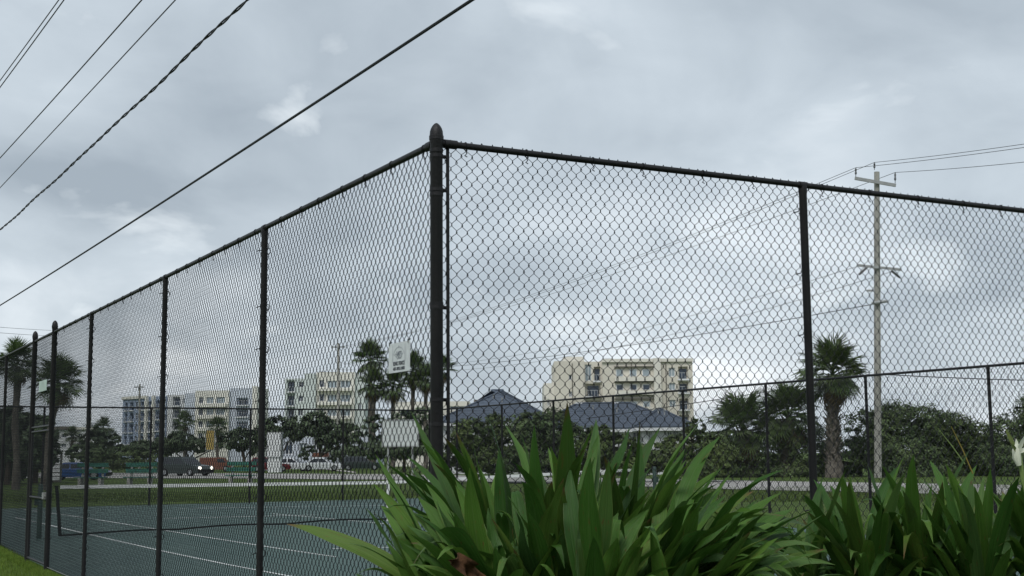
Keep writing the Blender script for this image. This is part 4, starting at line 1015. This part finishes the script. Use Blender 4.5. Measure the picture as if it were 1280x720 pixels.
clump([(570, 4.75), (625, 4.5), (685, 4.6), (745, 4.4), (800, 4.6), (850, 4.5)], 4.5, ['front lily plant at the bottom edge, leftmost of the front row', 'front lily plant at the bottom edge beside the curled brown leaf', 'front lily plant at the bottom edge below the tallest leaves', 'front lily plant at the bottom edge, right of the tallest leaves', 'front lily plant at the bottom edge, second from the right of the front row', 'front lily plant at the bottom edge, rightmost of the front row'],
      FT, 'spider lilies before the corner post', .069, 775, 6, 12, .5, mid=700, cxm=.5, dspread=.3, special={(691, 687): dict(m='lilyyellow', w=.6)})
TRt = [(1017, 599), (1028, 598), (1058, 586), (1085, 582), (1103, 582), (1117, 585), (1130, 570), (1125, 582), (1142, 568), (1162, 575), (1182, 579), (1212, 561), (1221, 581), (1238, 585), (1128, 612), (1151, 627), (1176, 630), (1201, 658), (1190, 675), (1069, 636), (1103, 652), (1283, 590), (1190, 709), (1141, 628), (1266, 616), (1040, 630), (1010, 640), (1060, 668), (1090, 620), (1250, 640), (1230, 610), (1200, 600), (1165, 605), (1030, 690), (1085, 690), (1225, 690), (1262, 670), (1290, 640), (1000, 620), (1275, 600), (985, 660), (965, 665)]
for _ in range(175): TRt.append((round(g_.uniform(985, 1310)), round(588+118*g_.random()**1.1)))
TRt = [q for q in TRt if q[1] > 560+max(0, 1045-q[0])*1.1]
clump([(1010, 7.1), (1085, 6.9), (1155, 7.1), (1225, 6.8), (1300, 7.0)], 7, ['thin-leaved lily plant at the foot of the right fence post', 'lily plant left of the middle in the right-hand row', 'lily plant in the middle of the right-hand row', 'lily plant with the tallest upright leaf in the right-hand row', 'lily plant at the right edge carrying a white flower'],
      TRt, 'spider lilies along the right fence', .074, 748, 8, 20, .62, dspread=.5, mid=1140, cxm=.9, shift=42, special={(1130, 570): dict(w=.4), (1212, 561): dict(w=1.1), (1058, 586): dict(w=.6)})
# flower on the right-hand plant
fp = at(1279, 600, 6.9); ft = [o for o in bpy.data.objects if o.get('label') == 'lily plant at the right edge carrying a white flower'][0]
b = MB(); b.tube([at(1282, 700, 6.95), at(1281, 620, 6.9), at(1276, 580, 6.9), at(1273, 566, 6.9)], [.012, .011, .012, .016], 8); b.build('flower_stalk', 'stalk', ft, True)
b = MB(); b.tube([at(1274, 582, 6.88), at(1271, 572, 6.88), at(1270, 562, 6.88), at(1270, 555, 6.88)], [.012, .022, .020, .004], 8); b.build('flower_bud', 'lilywhite', ft, True)
for k, (dx, dy, dd) in enumerate([(-16, -38, .05), (-9, -18, -.06), (-2, -24, .0), (5, -20, .06), (9, -28, -.05), (14, -12, .0)]):
    q = at(1272, 566, 6.88); e_ = at(1272+dx, 572+dy, 6.88+dd)
    leaf(ft, q, e_, .022, ZUP*.05+HR*.02*dx/10, (-HF+ZUP*.3).normalized(), 'lilyyellow' if k < 2 else 'lilywhite', 0, .2, 900+k, 8).name = 'petal'
# dry leaves at the bottom of the big clump
for k, (x, y, x2, y2, lab) in enumerate([(598, 722, 560, 700, 'curled brown dead leaf at the bottom edge below the corner post')]):
    dl = thing('dead_leaf', at(x, y, 4.2), lab, 'leaf')
    o = leaf(dl, at(x, y, 4.2), at(x2, y2, 4.15), .075, ZUP*.25, (-HF+ZUP*.2).normalized(), 'deadleaf', 1.3, 1.0, 950+k, 14)
    o.name = 'leaf_blade'
# bare yellow stalks above the right row
for k, (a, b_, m) in enumerate([((1216, 592), (1189, 533), 'lilystalk'), ((1206, 580), (1172, 535), 'stalk')]):
    o = MB().tube([at(*a, 7.2), at((a[0]+b_[0])/2+1, (a[1]+b_[1])/2, 7.2), at(*b_, 7.2)], [.004, .003, .0015], 5).build('dry_stalk', m, ros_parent if False else ft)
# planting bed
V = []; n = 40
bed = MB()
ptsb = []
for i in range(n):
    a = i/n*6.283; c = Vector((1.3, -2.15, 0)); q = c+Vector((math.cos(a)*5.2, math.sin(a)*1.75*(1+.1*math.sin(3*a)), 0)); ptsb.append((q.x, q.y, gz(q.x, q.y)+.012))
bed.add(ptsb+[(1.3, -2.15, .10)], [(i, (i+1) % n, n) for i in range(n)]); tag(bed.build('planting_bed', 'soil'), kind='structure')
